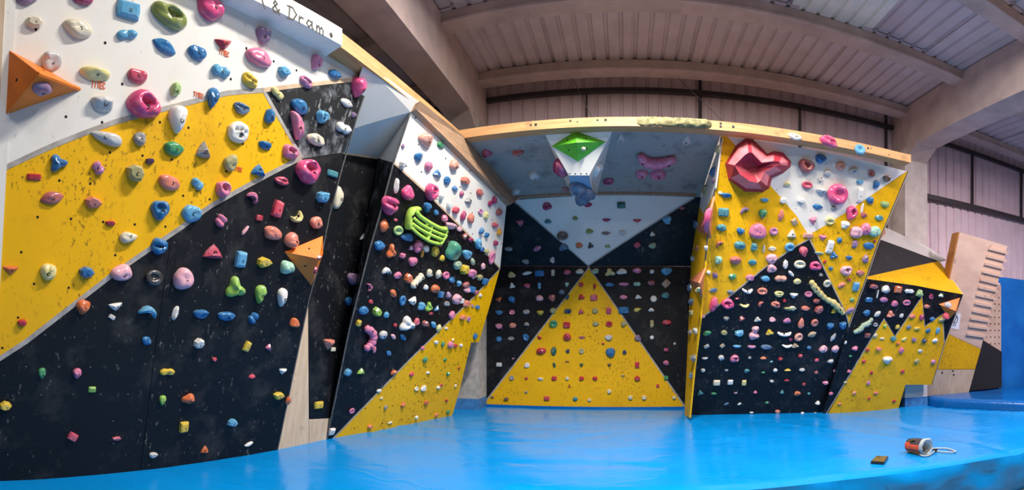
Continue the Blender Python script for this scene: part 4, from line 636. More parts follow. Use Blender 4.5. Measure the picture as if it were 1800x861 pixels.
["BL",-0.836,6.8,1.594,0.075,0.081,0.033,"db","tear",0],
["BL",-1.648,6.8,1.383,0.088,0.074,0.022,"pk","ring",0],
["BL",-0.828,6.8,0.821,0.075,0.082,0.035,"db","tri",-90],
["BL",-0.632,6.8,0.821,0.076,0.082,0.022,"kh","ring",0],
["BL",-1.426,6.8,0.612,0.076,0.082,0.033,"wh","blob",0],
["BL",0.162,6.8,0.434,0.086,0.071,0.032,"rd","dome",0],
["RS",0.925,6.129,2.164,0.177,0.074,0.034,"sa","blob",0],
["RB",1.334,6.004,0.441,0.077,0.067,0.025,"wh","block",0],
["RB",2.105,5.975,0.582,0.11,0.05,0.025,"ye","tri",180],
["RB",2.83,6.016,0.547,0.087,0.071,0.032,"pp","blob",0],
["ZZ",4.298,5.793,1.638,0.101,0.086,0.026,"mg","ring",0],
["ZZ",3.235,5.852,1.043,0.095,0.071,0.027,"rs","block",0],
["P2",-1.954,3.875,2.746,0.05,0.056,0.023,"pu","tri",180],
["P2",-1.599,5.695,2.186,0.077,0.076,0.042,"mg","wedge",0],
["P2",-2.038,4.485,1.876,0.037,0.091,0.027,"oc","pinch",0],
["P2",-2.083,4.668,1.55,0.059,0.066,0.032,"wh","wedge",0],
["P2",-1.905,5.825,1.033,0.081,0.08,0.035,"bl","dome",0],
["BL",0.162,6.8,0.628,0.067,0.09,0.024,"rd","block",0],
["RB",2.713,5.951,0.694,0.095,0.059,0.034,"gw","wedge",0],
["BL",-1.026,6.8,0.624,0.046,0.082,0.033,"dg","pinch",15],
["RB",0.977,5.861,0.756,0.091,0.047,0.023,"wh","tri",0],
["RB",1.309,6.125,0.145,0.076,0.039,0.015,"sl","leaf",25],
["ZZ",4.149,5.94,1.15,0.141,0.057,0.026,"ye","dome",0],
["P2",-1.804,4.957,2.207,0.084,0.055,0.025,"lp","blob",0],
["P2",-2.318,5.217,0.236,0.084,0.06,0.027,"or","blob",0],
["BL",-0.64,6.8,1.771,0.075,0.071,0.032,"rd","blob",0],
["BL",0.372,6.8,1.016,0.056,0.053,0.02,"wh","block",30],
["BL",-1.648,6.8,0.426,0.078,0.074,0.022,"gy","ring",0],
["ZZ",4.337,6.026,0.969,0.098,0.078,0.035,"db","blob",0],
["ZZ",4.266,6.126,0.65,0.098,0.078,0.036,"kh","dome",0],
["ZZ",4.63,6.183,0.628,0.104,0.081,0.037,"pp","dome",0],
["P2",-1.735,4.836,2.555,0.068,0.06,0.027,"mg","dome",0],
["P2",-1.574,5.371,2.581,0.079,0.065,0.03,"mg","dome",0],
["P2",-1.648,5.469,2.24,0.074,0.066,0.038,"bl","wedge",0],
["P2",-2.428,4.816,0.253,0.063,0.064,0.027,"or","blob",0],
["BU",-0.674,6.342,2.606,0.08,0.057,0.026,"ol","blob",0],
["BL",-1.846,6.8,0.615,0.089,0.065,0.025,"gw","block",0],
["BL",-1.225,6.8,0.417,0.086,0.063,0.034,"wh","shelf",0],
["BL",-1.134,6.8,0.139,0.086,0.063,0.024,"rd","block",0],
["RS",0.805,5.805,0.546,0.139,0.071,0.032,"sl","blob",0],
["RB",1.519,6.016,0.428,0.06,0.078,0.022,"ly","block",0],
["RB",2.067,6.099,0.277,0.062,0.079,0.029,"tl","tri",180],
["ZZ",4.573,6.059,0.968,0.12,0.07,0.032,"wh","blob",0],
["BL",-1.657,6.8,1.0,0.099,0.056,0.017,"gy","ring",0],
["RB",2.692,6.076,0.388,0.097,0.052,0.03,"pk","wedge",0],
["IN",-2.663,3.786,0.896,0.067,0.042,0.016,"cr","block",0],
["P2",-1.755,5.204,2.133,0.076,0.057,0.026,"mg","blob",0],
["P2",-2.345,3.96,1.353,0.052,0.048,0.022,"rd","blob",0],
["P2",-1.832,5.704,1.395,0.102,0.055,0.025,"bl","dome",0],
["P2",-2.322,4.82,0.602,0.065,0.056,0.025,"rr","dome",0],
["BL",-0.632,6.8,0.627,0.066,0.072,0.031,"dg","tri",0],
["BL",-1.436,6.8,0.421,0.055,0.046,0.017,"rd","leaf",40],
["BL",-1.026,6.8,0.428,0.076,0.063,0.024,"rd","block",0],
["BL",-0.632,6.8,0.432,0.076,0.063,0.028,"rd","dome",0],
["BL",-0.722,6.8,0.138,0.076,0.062,0.028,"tl","dome",0],
["BL",-0.234,6.8,0.628,0.066,0.072,0.031,"br","tri",0],
["BL",-0.437,6.8,0.433,0.076,0.062,0.028,"rd","dome",0],
["BL",0.065,6.8,0.159,0.067,0.071,0.029,"cr","dome",0],
["BL",0.259,6.8,0.159,0.066,0.071,0.029,"cr","dome",0],
["BL",0.575,6.8,0.838,0.076,0.063,0.029,"mg","dome",0],
["RB",1.59,5.351,2.052,0.03,0.103,0.021,"wh","pinch",0],
["RB",1.539,5.952,0.587,0.068,0.057,0.026,"tl","blob",0],
["RB",2.04,6.211,0.002,0.073,0.062,0.028,"sa","blob",0],
["RB",2.253,5.902,0.772,0.07,0.057,0.033,"rd","wedge",0],
["ZZ",3.345,5.815,1.194,0.088,0.063,0.019,"gy","ring",0],
["ZZ",4.415,5.923,1.303,0.101,0.067,0.031,"bl","dome",0],
["ZZ",3.971,5.907,1.173,0.094,0.065,0.03,"sl","dome",0],
["ZZ",4.379,5.978,1.127,0.101,0.068,0.031,"bl","blob",0],
["ZZ",4.121,5.991,0.987,0.097,0.067,0.03,"pu","blob",0],
["BL",-0.624,6.8,1.016,0.105,0.046,0.017,"rs","leaf",0],
["P2",-2.107,5.222,0.936,0.06,0.067,0.026,"gn","blob",0],
["P2",-2.01,5.581,0.919,0.064,0.07,0.03,"wh","tri",0],
["BL",-1.733,6.8,0.116,0.087,0.054,0.031,"br","wedge",0],
["RS",0.966,5.148,2.732,0.1,0.062,0.028,"pu","blob",0],
["RS",0.913,5.304,2.017,0.09,0.064,0.036,"gw","wedge",0],
["RS",0.92,6.433,2.089,0.109,0.078,0.044,"gw","wedge",0],
["RB",2.309,5.981,0.585,0.082,0.05,0.028,"gw","wedge",0],
["BL",-0.445,6.8,1.745,0.047,0.089,0.034,"rd","pinch",0],
["P2",-2.332,4.968,0.427,0.073,0.052,0.016,"wh","ring",0],
["BL",-0.234,6.8,0.248,0.066,0.062,0.028,"cr","dome",0],
["BL",0.575,6.8,0.44,0.066,0.063,0.024,"gn","block",0],
["RB",0.954,5.445,1.766,0.053,0.05,0.023,"wh","dome",0],
["RB",1.688,6.079,0.292,0.061,0.059,0.028,"pk","tri",180],
["HG",-0.433,4.876,2.945,0.05,0.045,0.02,"cr","dome",0],
["P2",-2.08,4.306,1.907,0.049,0.05,0.021,"pu","blob",0],
["P2",-2.109,4.858,1.28,0.08,0.041,0.023,"rd","wedge",0],
["P2",-2.492,4.388,0.45,0.071,0.04,0.018,"wh","dome",0],
["P2",-1.913,5.583,1.242,0.067,0.062,0.028,"pp","blob",0],
["P2",-2.505,4.544,0.257,0.049,0.054,0.026,"gy","wedge",0],
["BU",-0.251,6.603,2.279,0.074,0.052,0.024,"ol","blob",0],
["ZZ",3.375,5.871,1.044,0.062,0.072,0.027,"cr","blob",0],
["P2",-2.3,5.473,0.05,0.05,0.071,0.027,"or","wedge",0],
["RB",1.129,6.058,0.293,0.077,0.04,0.023,"gn","wedge",0],
["P2",-1.936,4.718,1.997,0.056,0.046,0.021,"rd","dome",0],
["P2",-2.292,4.368,1.137,0.049,0.045,0.02,"rd","dome",0],
["P2",-2.139,5.091,0.957,0.072,0.043,0.024,"wh","wedge",0],
["P2",-2.143,5.481,0.569,0.066,0.054,0.025,"gn","blob",0],
["P2",-2.217,4.883,0.894,0.057,0.049,0.022,"pk","blob",0],
["P2",-2.224,5.364,0.409,0.076,0.045,0.025,"wh","wedge",0],
["P2",-2.23,5.703,0.063,0.068,0.056,0.026,"gn","dome",0],
["RB",2.781,5.515,1.76,0.062,0.047,0.027,"rd","wedge",0],
["RB",2.369,5.484,1.799,0.06,0.046,0.021,"gy","blob",0],
["RB",1.979,5.906,0.737,0.061,0.05,0.023,"rd","blob",0],
["RB",1.929,5.966,0.586,0.062,0.05,0.023,"wh","dome",0],
["RB",0.921,5.649,1.268,0.055,0.045,0.02,"lp","dome",0],
["RB",2.359,5.86,0.884,0.062,0.049,0.028,"bl","wedge",0],
["RB",2.506,5.936,0.712,0.065,0.051,0.023,"rr","dome",0],
["ZZ",3.295,5.666,1.611,0.027,0.124,0.02,"wh","pinch",0],
["ZZ",4.299,6.076,0.809,0.088,0.059,0.027,"wh","blob",0],
["ZZ",4.015,6.144,0.497,0.084,0.058,0.026,"rd","dome",0],
["ZZ",3.396,6.108,0.355,0.063,0.065,0.027,"pp","dome",0],
["ZZ",3.171,6.125,0.216,0.062,0.064,0.027,"sa","dome",0],
["ZZ",2.775,6.066,0.234,0.07,0.053,0.024,"pk","dome",0],
["ZZ",3.022,5.994,0.541,0.07,0.052,0.03,"pk","wedge",0],
["P2",-2.521,4.686,0.065,0.08,0.024,0.014,"wh","wedge",12],
["RB",1.488,6.134,0.138,0.056,0.032,0.012,"wh","leaf",25],
["RB",2.891,5.852,0.949,0.046,0.07,0.025,"wh","wedge",0],
["ZZ",3.569,6.189,0.187,0.093,0.047,0.021,"sa","dome",0],
["P2",-2.042,5.474,0.912,0.069,0.046,0.021,"rd","dome",0],
["BL",-0.837,6.8,0.43,0.057,0.054,0.024,"cr","dome",0],
["BL",-0.518,6.8,0.124,0.057,0.053,0.024,"cr","dome",0],
["BL",0.689,6.8,0.155,0.057,0.053,0.024,"cr","dome",0],
["RB",1.021,5.109,2.589,0.043,0.039,0.018,"wh","dome",0],
["RB",1.929,5.603,1.469,0.049,0.046,0.026,"rd","wedge",0],
["RB",2.394,5.42,1.955,0.049,0.045,0.026,"rd","wedge",0],
["RB",2.528,6.008,0.539,0.055,0.052,0.024,"rs","dome",0],
["RB",2.467,6.128,0.242,0.055,0.053,0.026,"tl","tri",0],
["ZZ",3.519,5.843,1.182,0.064,0.053,0.024,"lg","blob",0],
["ZZ",3.25,5.978,0.679,0.062,0.054,0.024,"rd","dome",0],
["P2",-2.399,5.105,0.07,0.046,0.052,0.025,"wh","wedge",0],
["BL",-1.951,6.8,0.134,0.069,0.046,0.023,"br","tri",180],
["RB",1.767,5.972,0.559,0.061,0.041,0.02,"gn","tri",0],
["RB",1.9,6.025,0.44,0.062,0.041,0.023,"gw","wedge",0],
["ZZ",3.822,5.971,0.927,0.081,0.046,0.026,"or","wedge",0],
["ZZ",3.277,5.926,0.842,0.074,0.044,0.025,"rd","wedge",0],
["ZZ",3.416,6.059,0.507,0.051,0.064,0.027,"rd","wedge",0],
["RB",2.11,6.033,0.44,0.074,0.033,0.019,"rd","wedge",0],
["ZZ",3.509,5.903,1.002,0.092,0.036,0.016,"cr","dome",0],
["P2",-2.099,4.015,2.123,0.048,0.029,0.013,"rr","dome",0],
["P2",-1.791,5.695,1.542,0.06,0.047,0.021,"wh","dome",0],
["P2",-2.042,5.395,0.989,0.054,0.045,0.021,"ye","blob",0],
["P2",-2.127,5.349,0.749,0.053,0.045,0.021,"gn","blob",0],
["BL",-0.324,6.8,0.927,0.057,0.045,0.022,"rd","tri",180],
["RB",1.867,6.147,0.141,0.053,0.042,0.024,"gn","wedge",0],
["RB",2.086,5.807,0.988,0.052,0.041,0.019,"mg","dome",0],
["RB",2.368,6.069,0.376,0.045,0.052,0.024,"rd","wedge",0],
["ZZ",3.957,6.295,0.03,0.072,0.049,0.022,"rd","dome",0],
["BL",-0.837,6.8,0.666,0.067,0.036,0.016,"br","crescent",0],
["BL",-0.04,6.8,0.474,0.067,0.036,0.019,"kh","shelf",0],
["RB",1.324,5.576,1.48,0.056,0.029,0.017,"rd","wedge",0],
["ZZ",2.945,6.144,0.071,0.074,0.035,0.02,"sa","wedge",0],
["P2",-1.861,5.595,1.402,0.06,0.038,0.017,"pu","dome",0],
["P2",-2.244,5.091,0.605,0.051,0.036,0.017,"wh","blob",0],
["P2",-2.212,5.601,0.222,0.055,0.039,0.022,"rd","wedge",0],
["P2",-2.499,4.452,0.364,0.043,0.033,0.015,"cr","blob",0],
["BL",0.454,6.8,0.327,0.047,0.045,0.017,"rd","block",0],
["BL",0.698,6.8,0.927,0.047,0.045,0.02,"gy","dome",0],
["RB",3.053,5.323,2.251,0.044,0.039,0.022,"rd","wedge",0],
["RB",1.56,5.883,0.757,0.042,0.04,0.018,"gy","blob",0],
["P2",-2.055,5.211,1.121,0.069,0.029,0.013,"wh","dome",0],
["BL",-1.436,6.8,0.223,0.058,0.036,0.02,"gy","wedge",0],
["RB",1.269,5.937,0.598,0.051,0.032,0.015,"gy","blob",0],
["RB",1.418,6.069,0.291,0.052,0.033,0.019,"pu","wedge",0],
["RB",2.42,6.242,-0.04,0.057,0.035,0.02,"wh","wedge",0],
["ZZ",2.986,6.043,0.385,0.062,0.035,0.02,"kh","wedge",0],
["RB",1.667,6.194,0.01,0.064,0.025,0.014,"wh","wedge",0],
["P2",-2.204,5.41,0.433,0.039,0.038,0.021,"rd","wedge",0],
["P2",-2.128,5.707,0.401,0.045,0.04,0.018,"cr","blob",0],
["RB",2.291,4.989,2.994,0.03,0.034,0.016,"wh","wedge",0],
["RB",1.859,5.917,0.7,0.044,0.033,0.015,"tl","blob",0],
["ZZ",3.458,6.198,0.116,0.055,0.037,0.021,"rd","wedge",0],
["ZZ",3.003,5.918,0.758,0.05,0.034,0.019,"gn","wedge",0],
["RB",2.616,6.255,-0.054,0.06,0.027,0.015,"wh","wedge",0],
["P2",-2.069,5.674,0.628,0.045,0.031,0.018,"rd","wedge",0],
["BL",-1.632,6.8,0.709,0.049,0.028,0.016,"pk","wedge",0]]
LIPL=[[-2.503,0.3,3.1],[-1.9348,2.83,3.1],[-1.7321,4.8,3.1]]
LET=[[-3.3171,0.765,-0.2],[-2.3743,0.7196,3.3]]
P1F=[[-3.2633,0.7624,0.0],[0.1617,0.9868,0.0],[0.2554,-0.0419,0.9659],[0.9532,-0.1562,-0.2588]]
JOIST=[[-1.8689,3.869,3.0358],[-1.4591,5.7144,2.6359],[-1.4616,6.15,2.8287],[-1.7,4.85,3.1],[-1.83,3.87,3.1]]
TXT=[["L",[-2.0501,2.1797,3.1089],0.085],["&",[-2.0309,2.2651,3.1078],0.075],["D",[-2.003,2.3895,3.1158],0.085],["r",[-1.9864,2.4635,3.1173],0.07],["a",[-1.9703,2.535,3.1251],0.075],["m",[-1.9504,2.6235,3.121],0.08],["o",[-1.9286,2.7206,3.1161],0.03]]
TXTUX=[0.2191,0.9757,0.0]
PEEK={"base":[[3.1677,5.2498,2.5106],[3.153,5.339,2.2927],[3.1603,5.5644,2.4016]],"apex":[3.2403,5.3644,2.3816],"n":[1,0,0]}
CABLE=[[[-0.7316,6.51,4.5718],[-0.3205,4.8,3.186]],[[0.7237,6.51,4.5636],[1.0326,4.8,3.186]]]
PHONE=[[1.9047,3.3853,-0.052],[2.0505,3.5401,-0.052],[2.1363,3.489,-0.052],[1.9943,3.3233,-0.052]]
BAG=[[2.3657,3.641,-0.07],[2.5486,3.5414,-0.07]]
CORD=[[2.6559,3.5992,-0.065],[2.731,3.6282,-0.065],[2.7881,3.6137,-0.065],[2.8395,3.5735,-0.065],[2.8384,3.4861,-0.065],[2.8207,3.4143,-0.065],[2.7607,3.4073,-0.065],[2.7019,3.4677,-0.065],[2.6718,3.532,-0.065],[2.5702,3.4486,-0.065],[2.4776,3.3914,-0.065],[2.4371,3.4206,-0.065],[2.4713,3.4949,-0.065]]
RIDGE=[[[2.8435,5.8509,-0.03],[3.1723,5.202,-0.03],[3.3026,4.1972,-0.03],[3.3181,3.0144,-0.03]],[[3.5389,5.5765,-0.03],[3.3326,5.0498,-0.03],[3.481,4.6476,-0.03],[3.7081,4.0766,-0.03]],[[-2.8885,4.4923,-0.03],[-2.1611,4.4467,-0.03],[-1.3253,4.5116,-0.03],[-0.4974,4.6249,-0.03]],[[-2.9443,4.828,-0.03],[-2.1032,4.9092,-0.03],[-1.1933,4.9169,-0.03]],[[-1.4269,5.3229,-0.03],[-0.5711,5.3101,-0.03],[0.0,5.15,-0.03],[-0.5677,4.7463,-0.03]],[[1.757,5.4939,-0.03],[2.3637,4.8636,-0.03],[2.8042,4.141,-0.03],[3.2021,3.6933,-0.03]],[[-0.9151,3.7704,-0.03],[-0.2267,3.8047,-0.03],[0.2673,3.7359,-0.03]],[[0.807,6.1271,-0.03],[0.9588,5.499,-0.03],[1.0221,4.6967,-0.03]],[[4.5033,5.8656,-0.03],[4.6194,5.458,-0.03],[5.1645,4.6917,-0.03]]]
GAPS=[[-0.5681,6.9,4.2556],[1.0849,6.9,4.2845],[2.6404,6.9,4.4741],[4.1966,6.9,4.7976],[6.1425,6.9,4.2443],[7.5411,6.9,4.2246]]
SEEN10=[[0.1737,6.6288,2.2394],[1.0,0.0,0.0],[0.0,-0.6229,0.7823]]
SEENA=[[-0.8047,6.796,0.3157],[1.0,0.0,0.0],[-0.0,0.0,1.0]]
TAGS=[[[-2.5026,1.2625,2.4882],0.042],[[-2.2817,2.0433,2.8304],0.036],[[-2.3784,1.9106,2.5544],0.034],[[-2.4161,2.2967,2.1826],0.032]]

# ------------------------------------------------------------------ helpers
def tag(o, label=None, cat=None, group=None, kind=None):
    if label: o['label'] = label
    if cat: o['category'] = cat
    if group: o['group'] = group
    if kind: o['kind'] = kind
    return o
def empty(name, loc=(0, 0, 0), **k):
    o = bpy.data.objects.new(name, None); COL.objects.link(o); o.location = loc; o.empty_display_size = .1
    return tag(o, **k)
def meshobj(name, verts, faces, mat, parent=None, smooth=False, mats=None, midx=None):
    me = bpy.data.meshes.new(name); me.from_pydata([tuple(v) for v in verts], [], faces); me.update()
    for m in (mats or [mat]): me.materials.append(M[m] if isinstance(m, str) else m)
    if midx: me.polygons.foreach_set('material_index', midx)
    if smooth: me.polygons.foreach_set('use_smooth', [True] * len(me.polygons))
    o = bpy.data.objects.new(name, me); COL.objects.link(o)
    if parent: o.parent = parent; o.matrix_parent_inverse = parent.matrix_world.inverted() if False else Matrix.Translation(-Vector(parent.location))
    return o
class G:
    def __init__(s): s.v = []; s.f = []
    def add(s, v, f):
        b = len(s.v); s.v += [tuple(x) for x in v]; s.f += [tuple(i + b for i in q) for q in f]; return s
    def box(s, lo, hi):
        x0, y0, z0 = lo; x1, y1, z1 = hi
        return s.add([(x0,y0,z0),(x1,y0,z0),(x1,y1,z0),(x0,y1,z0),(x0,y0,z1),(x1,y0,z1),(x1,y1,z1),(x0,y1,z1)],
            [(0,3,2,1),(4,5,6,7),(0,1,5,4),(1,2,6,5),(2,3,7,6),(3,0,4,7)])
    def obox(s, c, u, v, n, a, b, d):   # oriented box, half sizes a,b along u,v, from 0 to d along n
        c, u, v, n = map(Vector, (c, u, v, n)); P = []
        for k in (0, d):
            for su, sv in ((-1,-1),(1,-1),(1,1),(-1,1)): P.append(c + u*a*su + v*b*sv + n*k)
        return s.add(P, [(0,3,2,1),(4,5,6,7),(0,1,5,4),(1,2,6,5),(2,3,7,6),(3,0,4,7)])
    def beam(s, a, b, w, h, up=(0,0,1), side=0):  # from a to b; w sideways, h upwards from the line
        a, b, up = Vector(a), Vector(b), Vector(up); d = (b-a).normalized(); r = d.cross(up).normalized()
        P = []
        for q in (a, b):
            for (i, j) in ((0,0),(1,0),(1,1),(0,1)): P.append(q + r*w*(i - side) + up*h*j)
        return s.add(P, [(0,1,2,3),(4,7,6,5),(0,4,5,1),(1,5,6,2),(2,6,7,3),(3,7,4,0)])
    def tube(s, pts, rad, n=8, flat=1.0, nrm=None):
        pts = [Vector(p) for p in pts]; K = len(pts); R_ = rad if isinstance(rad, list) else [rad]*K; b = len(s.v); V = []
        up = Vector(nrm) if nrm else Vector((0,0,1))
        for i, p in enumerate(pts):
            t = (pts[min(i+1,K-1)] - pts[max(i-1,0)]).normalized(); a = t.cross(up)
            a = a.normalized() if a.length > 1e-4 else Vector((1,0,0)); c = a.cross(t)
            for k in range(n):
                q = 2*PI*k/n; V.append(p + (a*math.cos(q) + c*math.sin(q)*flat)*R_[i])
        F = [(i*n+k, i*n+(k+1)%n, (i+1)*n+(k+1)%n, (i+1)*n+k) for i in range(K-1) for k in range(n)]
        F += [tuple(range(n-1,-1,-1)), tuple((K-1)*n+k for k in range(n))]
        return s.add(V, F)
    def disc(s, c, u, v, r, n=8):
        c, u, v = Vector(c), Vector(u), Vector(v)
        return s.add([c + u*r*math.cos(2*PI*k/n) + v*r*math.sin(2*PI*k/n) for k in range(n)], [tuple(range(n))])
    def obj(s, name, mat, parent=None, smooth=False): return meshobj(name, s.v, s.f, mat, parent, smooth)
def slab(pts, n, th):
    """flat board: front polygon pts, thickness th behind it"""
    P = [Vector(p) for p in pts]; n = Vector(n); g = G(); K = len(P)
    tri = tessellate_polygon([P])
    nn = Vector((0,0,0))
    for i in range(K): nn += P[i].cross(P[(i+1) % K])
    V = P + [p - n*th for p in P]
    flip = nn.dot(n) < 0
    F = []
    for t in tri:
        a, b, c = t
        nv = (P[b]-P[a]).cross(P[c]-P[a])
        if nv.dot(n) < 0: a, c = c, a
        F.append((a, b, c)); F.append((c+K, b+K, a+K))
    for i in range(K):
        j = (i+1) % K
        F.append((i, i+K, j+K, j) if not flip else (j, j+K, i+K, i))
    return g.add(V, F)

# ------------------------------------------------------------------ materials
M = {}
def lin(c): return tuple(((x/255)/12.92 if x <= 10.3 else ((x/255+.055)/1.055)**2.4) for x in c) + (1,)
def newmat(name):
    m = bpy.data.materials.new(name); m.use_nodes = True; nt = m.node_tree
    return m, nt, nt.nodes['Principled BSDF']
def N(nt, t, **k):
    n = nt.nodes.new(t)
    for a, v in k.items(): setattr(n, a, v)
    return n
def noise_tex(nt, scale, detail=3, vec=None, rough=.55):
    n = N(nt, 'ShaderNodeTexNoise'); n.inputs['Scale'].default_value = scale; n.inputs['Detail'].default_value = detail; n.inputs['Roughness'].default_value = rough
    if vec: nt.links.new(vec, n.inputs['Vector'])
    return n.outputs['Fac']
def ramp(nt, fac, a, b, va=0., vb=1.):
    r = N(nt, 'ShaderNodeMapRange'); r.inputs[1].default_value = a; r.inputs[2].default_value = b; r.inputs[3].default_value = va; r.inputs[4].default_value = vb
    nt.links.new(fac, r.inputs[0]); return r.outputs[0]
def mul(nt, a, b):
    n = N(nt, 'ShaderNodeMath', operation='MULTIPLY')
    for i, q in enumerate((a, b)):
        if isinstance(q, (int, float)): n.inputs[i].default_value = q
        else: nt.links.new(q, n.inputs[i])
    return n.outputs[0]
def mix(nt, fac, a, b):
    n = N(nt, 'ShaderNodeMix', data_type='RGBA')
    if isinstance(fac, (int, float)): n.inputs[0].default_value = fac
    else: nt.links.new(fac, n.inputs[0])
    for i, q in ((6, a), (7, b)):
        if isinstance(q, tuple): n.inputs[i].default_value = q
        else: nt.links.new(q, n.inputs[i])
    return n.outputs[2]
def coords(nt, scale=(1,1,1)):
    t = N(nt, 'ShaderNodeTexCoord'); mp = N(nt, 'ShaderNodeMapping'); mp.inputs['Scale'].default_value = scale
    nt.links.new(t.outputs['Object'], mp.inputs[0]); return mp.outputs[0]
def bump(nt, b, h, strength=.3, dist=.005):
    n = N(nt, 'ShaderNodeBump'); n.inputs['Strength'].default_value = strength; n.inputs['Distance'].default_value = dist
    nt.links.new(h, n.inputs['Height']); nt.links.new(n.outputs[0], b.inputs['Normal'])
def paint(name, base, mark, mark_amt, patch, patch_amt, rough=.55, mscale=(26, 26, 9), thr=.60):
    """painted plywood: base colour, small scuffs, larger rubbed patches"""
    m, nt, b = newmat(name); v = coords(nt)
    c = mix(nt, ramp(nt, noise_tex(nt, 1.3, 4, v), .3, .7, 0, 1), tuple(x*.93 for x in lin(base)[:3]) + (1,), lin(base))
    pf = mul(nt, ramp(nt, noise_tex(nt, 3.1, 6, v, .65), .52, .72), patch_amt)
    c = mix(nt, pf, c, lin(patch))
    vs = coords(nt, mscale)
    dens = ramp(nt, noise_tex(nt, 1.7, 2, v), .38, .62)
    sf = mul(nt, mul(nt, ramp(nt, noise_tex(nt, 1.0, 3, vs, .7), thr, thr+.08), dens), mark_amt)
    c = mix(nt, sf, c, lin(mark))
    nt.links.new(c, b.inputs['Base Color']); b.inputs['Roughness'].default_value = rough; b.inputs['Specular IOR Level'].default_value = .3
    bump(nt, b, noise_tex(nt, 90, 2, v), .12, .002)
    M[name] = m
paint('white', (228, 224, 215), (120, 115, 110), .55, (206, 198, 186), .5, thr=.66)
paint('yellow', (235, 178, 3), (66, 46, 14), .85, (206, 150, 6), .6, .5, mscale=(40, 40, 22), thr=.57)
paint('black', (6, 8, 13), (150, 146, 138), .5, (74, 72, 70), .4, .55, mscale=(30, 30, 12), thr=.63)
paint('blackchalk', (22, 25, 28), (160, 162, 164), .75, (128, 132, 138), 1.0, .6, thr=.56)
paint('black2', (44, 43, 45), (90, 88, 86), .5, (62, 60, 60), .6, .6, thr=.63)
paint('roofgrey', (158, 154, 148), (70, 70, 70), .7, (98, 97, 96), .85, .7, thr=.6)
paint('capwhite', (206, 200, 192), (120, 115, 110), .5, (180, 172, 165), .6, .7)
def wood(name, a, b_, scale=(3, 3, 40), rough=.6):
    m, nt, b = newmat(name); v = coords(nt, scale)
    f = noise_tex(nt, 1.6, 5, v, .6); c = mix(nt, ramp(nt, f, .35, .68), lin(a), lin(b_))
    k = ramp(nt, noise_tex(nt, 5, 2, coords(nt)), .66, .74); c = mix(nt, mul(nt, k, .5), c, lin(tuple(x*.62 for x in a)))
    nt.links.new(c, b.inputs['Base Color']); b.inputs['Roughness'].default_value = rough
    bump(nt, b, f, .15, .003); M[name] = m
wood('ply', (214, 190, 160), (196, 168, 136), (14, 14, 1.2))
wood('pine', (204, 158, 106), (182, 132, 82), (22, 1.4, 22))
wood('pinex', (206, 160, 108), (184, 132, 82), (1.4, 22, 22))
wood('rawwood', (206, 180, 150), (176, 148, 118), (6, 6, 6))
wood('rawgrey', (178, 172, 164), (138, 132, 126), (7, 7, 7))
wood('edgegrey', (92, 92, 92), (58, 58, 60), (9, 9, 9))
wood('joistwood', (172, 140, 112), (150, 118, 92), (20, 1.4, 20))
wood('campus_ply', (222, 190, 166), (206, 172, 148), (1.5, 14, 2))
wood('campus_side', (186, 126, 62), (160, 104, 48), (9, 9, 2))
def plain(name, c, rough=.5, var=.1, scale=20, metal=0., bstr=.0):
    m, nt, b = newmat(name); v = coords(nt); base = lin(c)
    f = noise_tex(nt, scale, 4, v)
    lo = tuple(x*(1-var) for x in base[:3]) + (1,); hi = tuple(min(1, x*(1+var)) for x in base[:3]) + (1,)
    nt.links.new(mix(nt, ramp(nt, f, .3, .7), lo, hi), b.inputs['Base Color'])
    b.inputs['Roughness'].default_value = rough; b.inputs['Metallic'].default_value = metal
    if bstr: bump(nt, b, f, bstr, .01)
    M[name] = m
plain('concrete', (196, 184, 176), .85, .16, 5, bstr=.25)
plain('concrete_frame', (196, 174, 166), .85, .16, 4, bstr=.25)
plain('sheet', (206, 190, 192), .6, .1, 2.5)
plain('wallsheet', (222, 200, 206), .55, .08, 2.5)
plain('skylight', (236, 234, 222), .5, .06, 9)
plain('steel', (56, 50, 52), .5, .15, 8)
plain('floor', (128, 126, 122), .8, .15, 3)
plain('column_blue', (58, 120, 176), .6, .3, 14)
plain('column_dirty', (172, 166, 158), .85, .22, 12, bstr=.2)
plain('column_white', (226, 222, 212), .7, .1, 6)
plain('orange', (240, 124, 32), .5, .14, 7)
plain('orange_dull', (208, 122, 84), .6, .16, 9)
plain('green_volume', (96, 186, 40), .45, .18, 6)
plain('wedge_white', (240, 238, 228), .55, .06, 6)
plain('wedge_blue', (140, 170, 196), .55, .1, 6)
plain('red_volume', (166, 40, 58), .5, .2, 6)
plain('ink', (44, 42, 40), .7, .1)
plain('orange_ink', (224, 96, 40), .7, .1)
plain('chalk_ink', (120, 120, 120), .8, .1)
plain('red_ink', (150, 60, 30), .8, .1)
plain('dark_hole', (10, 9, 9), .9, .0)
plain('bolt_steel', (12, 11, 11), .6, .1, 30, .0)
plain('phone_black', (40, 36, 32), .3, .1)
plain('phone_brown', (104, 84, 48), .4, .1)
plain('bag_orange', (224, 84, 44), .7, .25, 30, bstr=.3)
plain('bag_dark', (58, 48, 56), .7, .2, 30)
plain('bag_yellow', (236, 178, 66), .6, .1)
plain('fleece', (206, 204, 196), .95, .25, 60, bstr=.6)
plain('cord_grey', (170, 178, 176), .7, .2, 80)
plain('paper', (236, 236, 236), .7, .02)
plain('moss', (136, 130, 92), .9, .55, 22, bstr=.6)
def blockwall():
    m, nt, b = newmat('blue_wall'); v = coords(nt)
    c = mix(nt, ramp(nt, noise_tex(nt, 2.2, 5, v), .35, .65), lin((8, 104, 190)), lin((24, 124, 206)))
    nt.links.new(c, b.inputs['Base Color']); b.inputs['Roughness'].default_value = .55
    bump(nt, b, noise_tex(nt, 40, 3, v), .3, .004); M['blue_wall'] = m
blockwall()
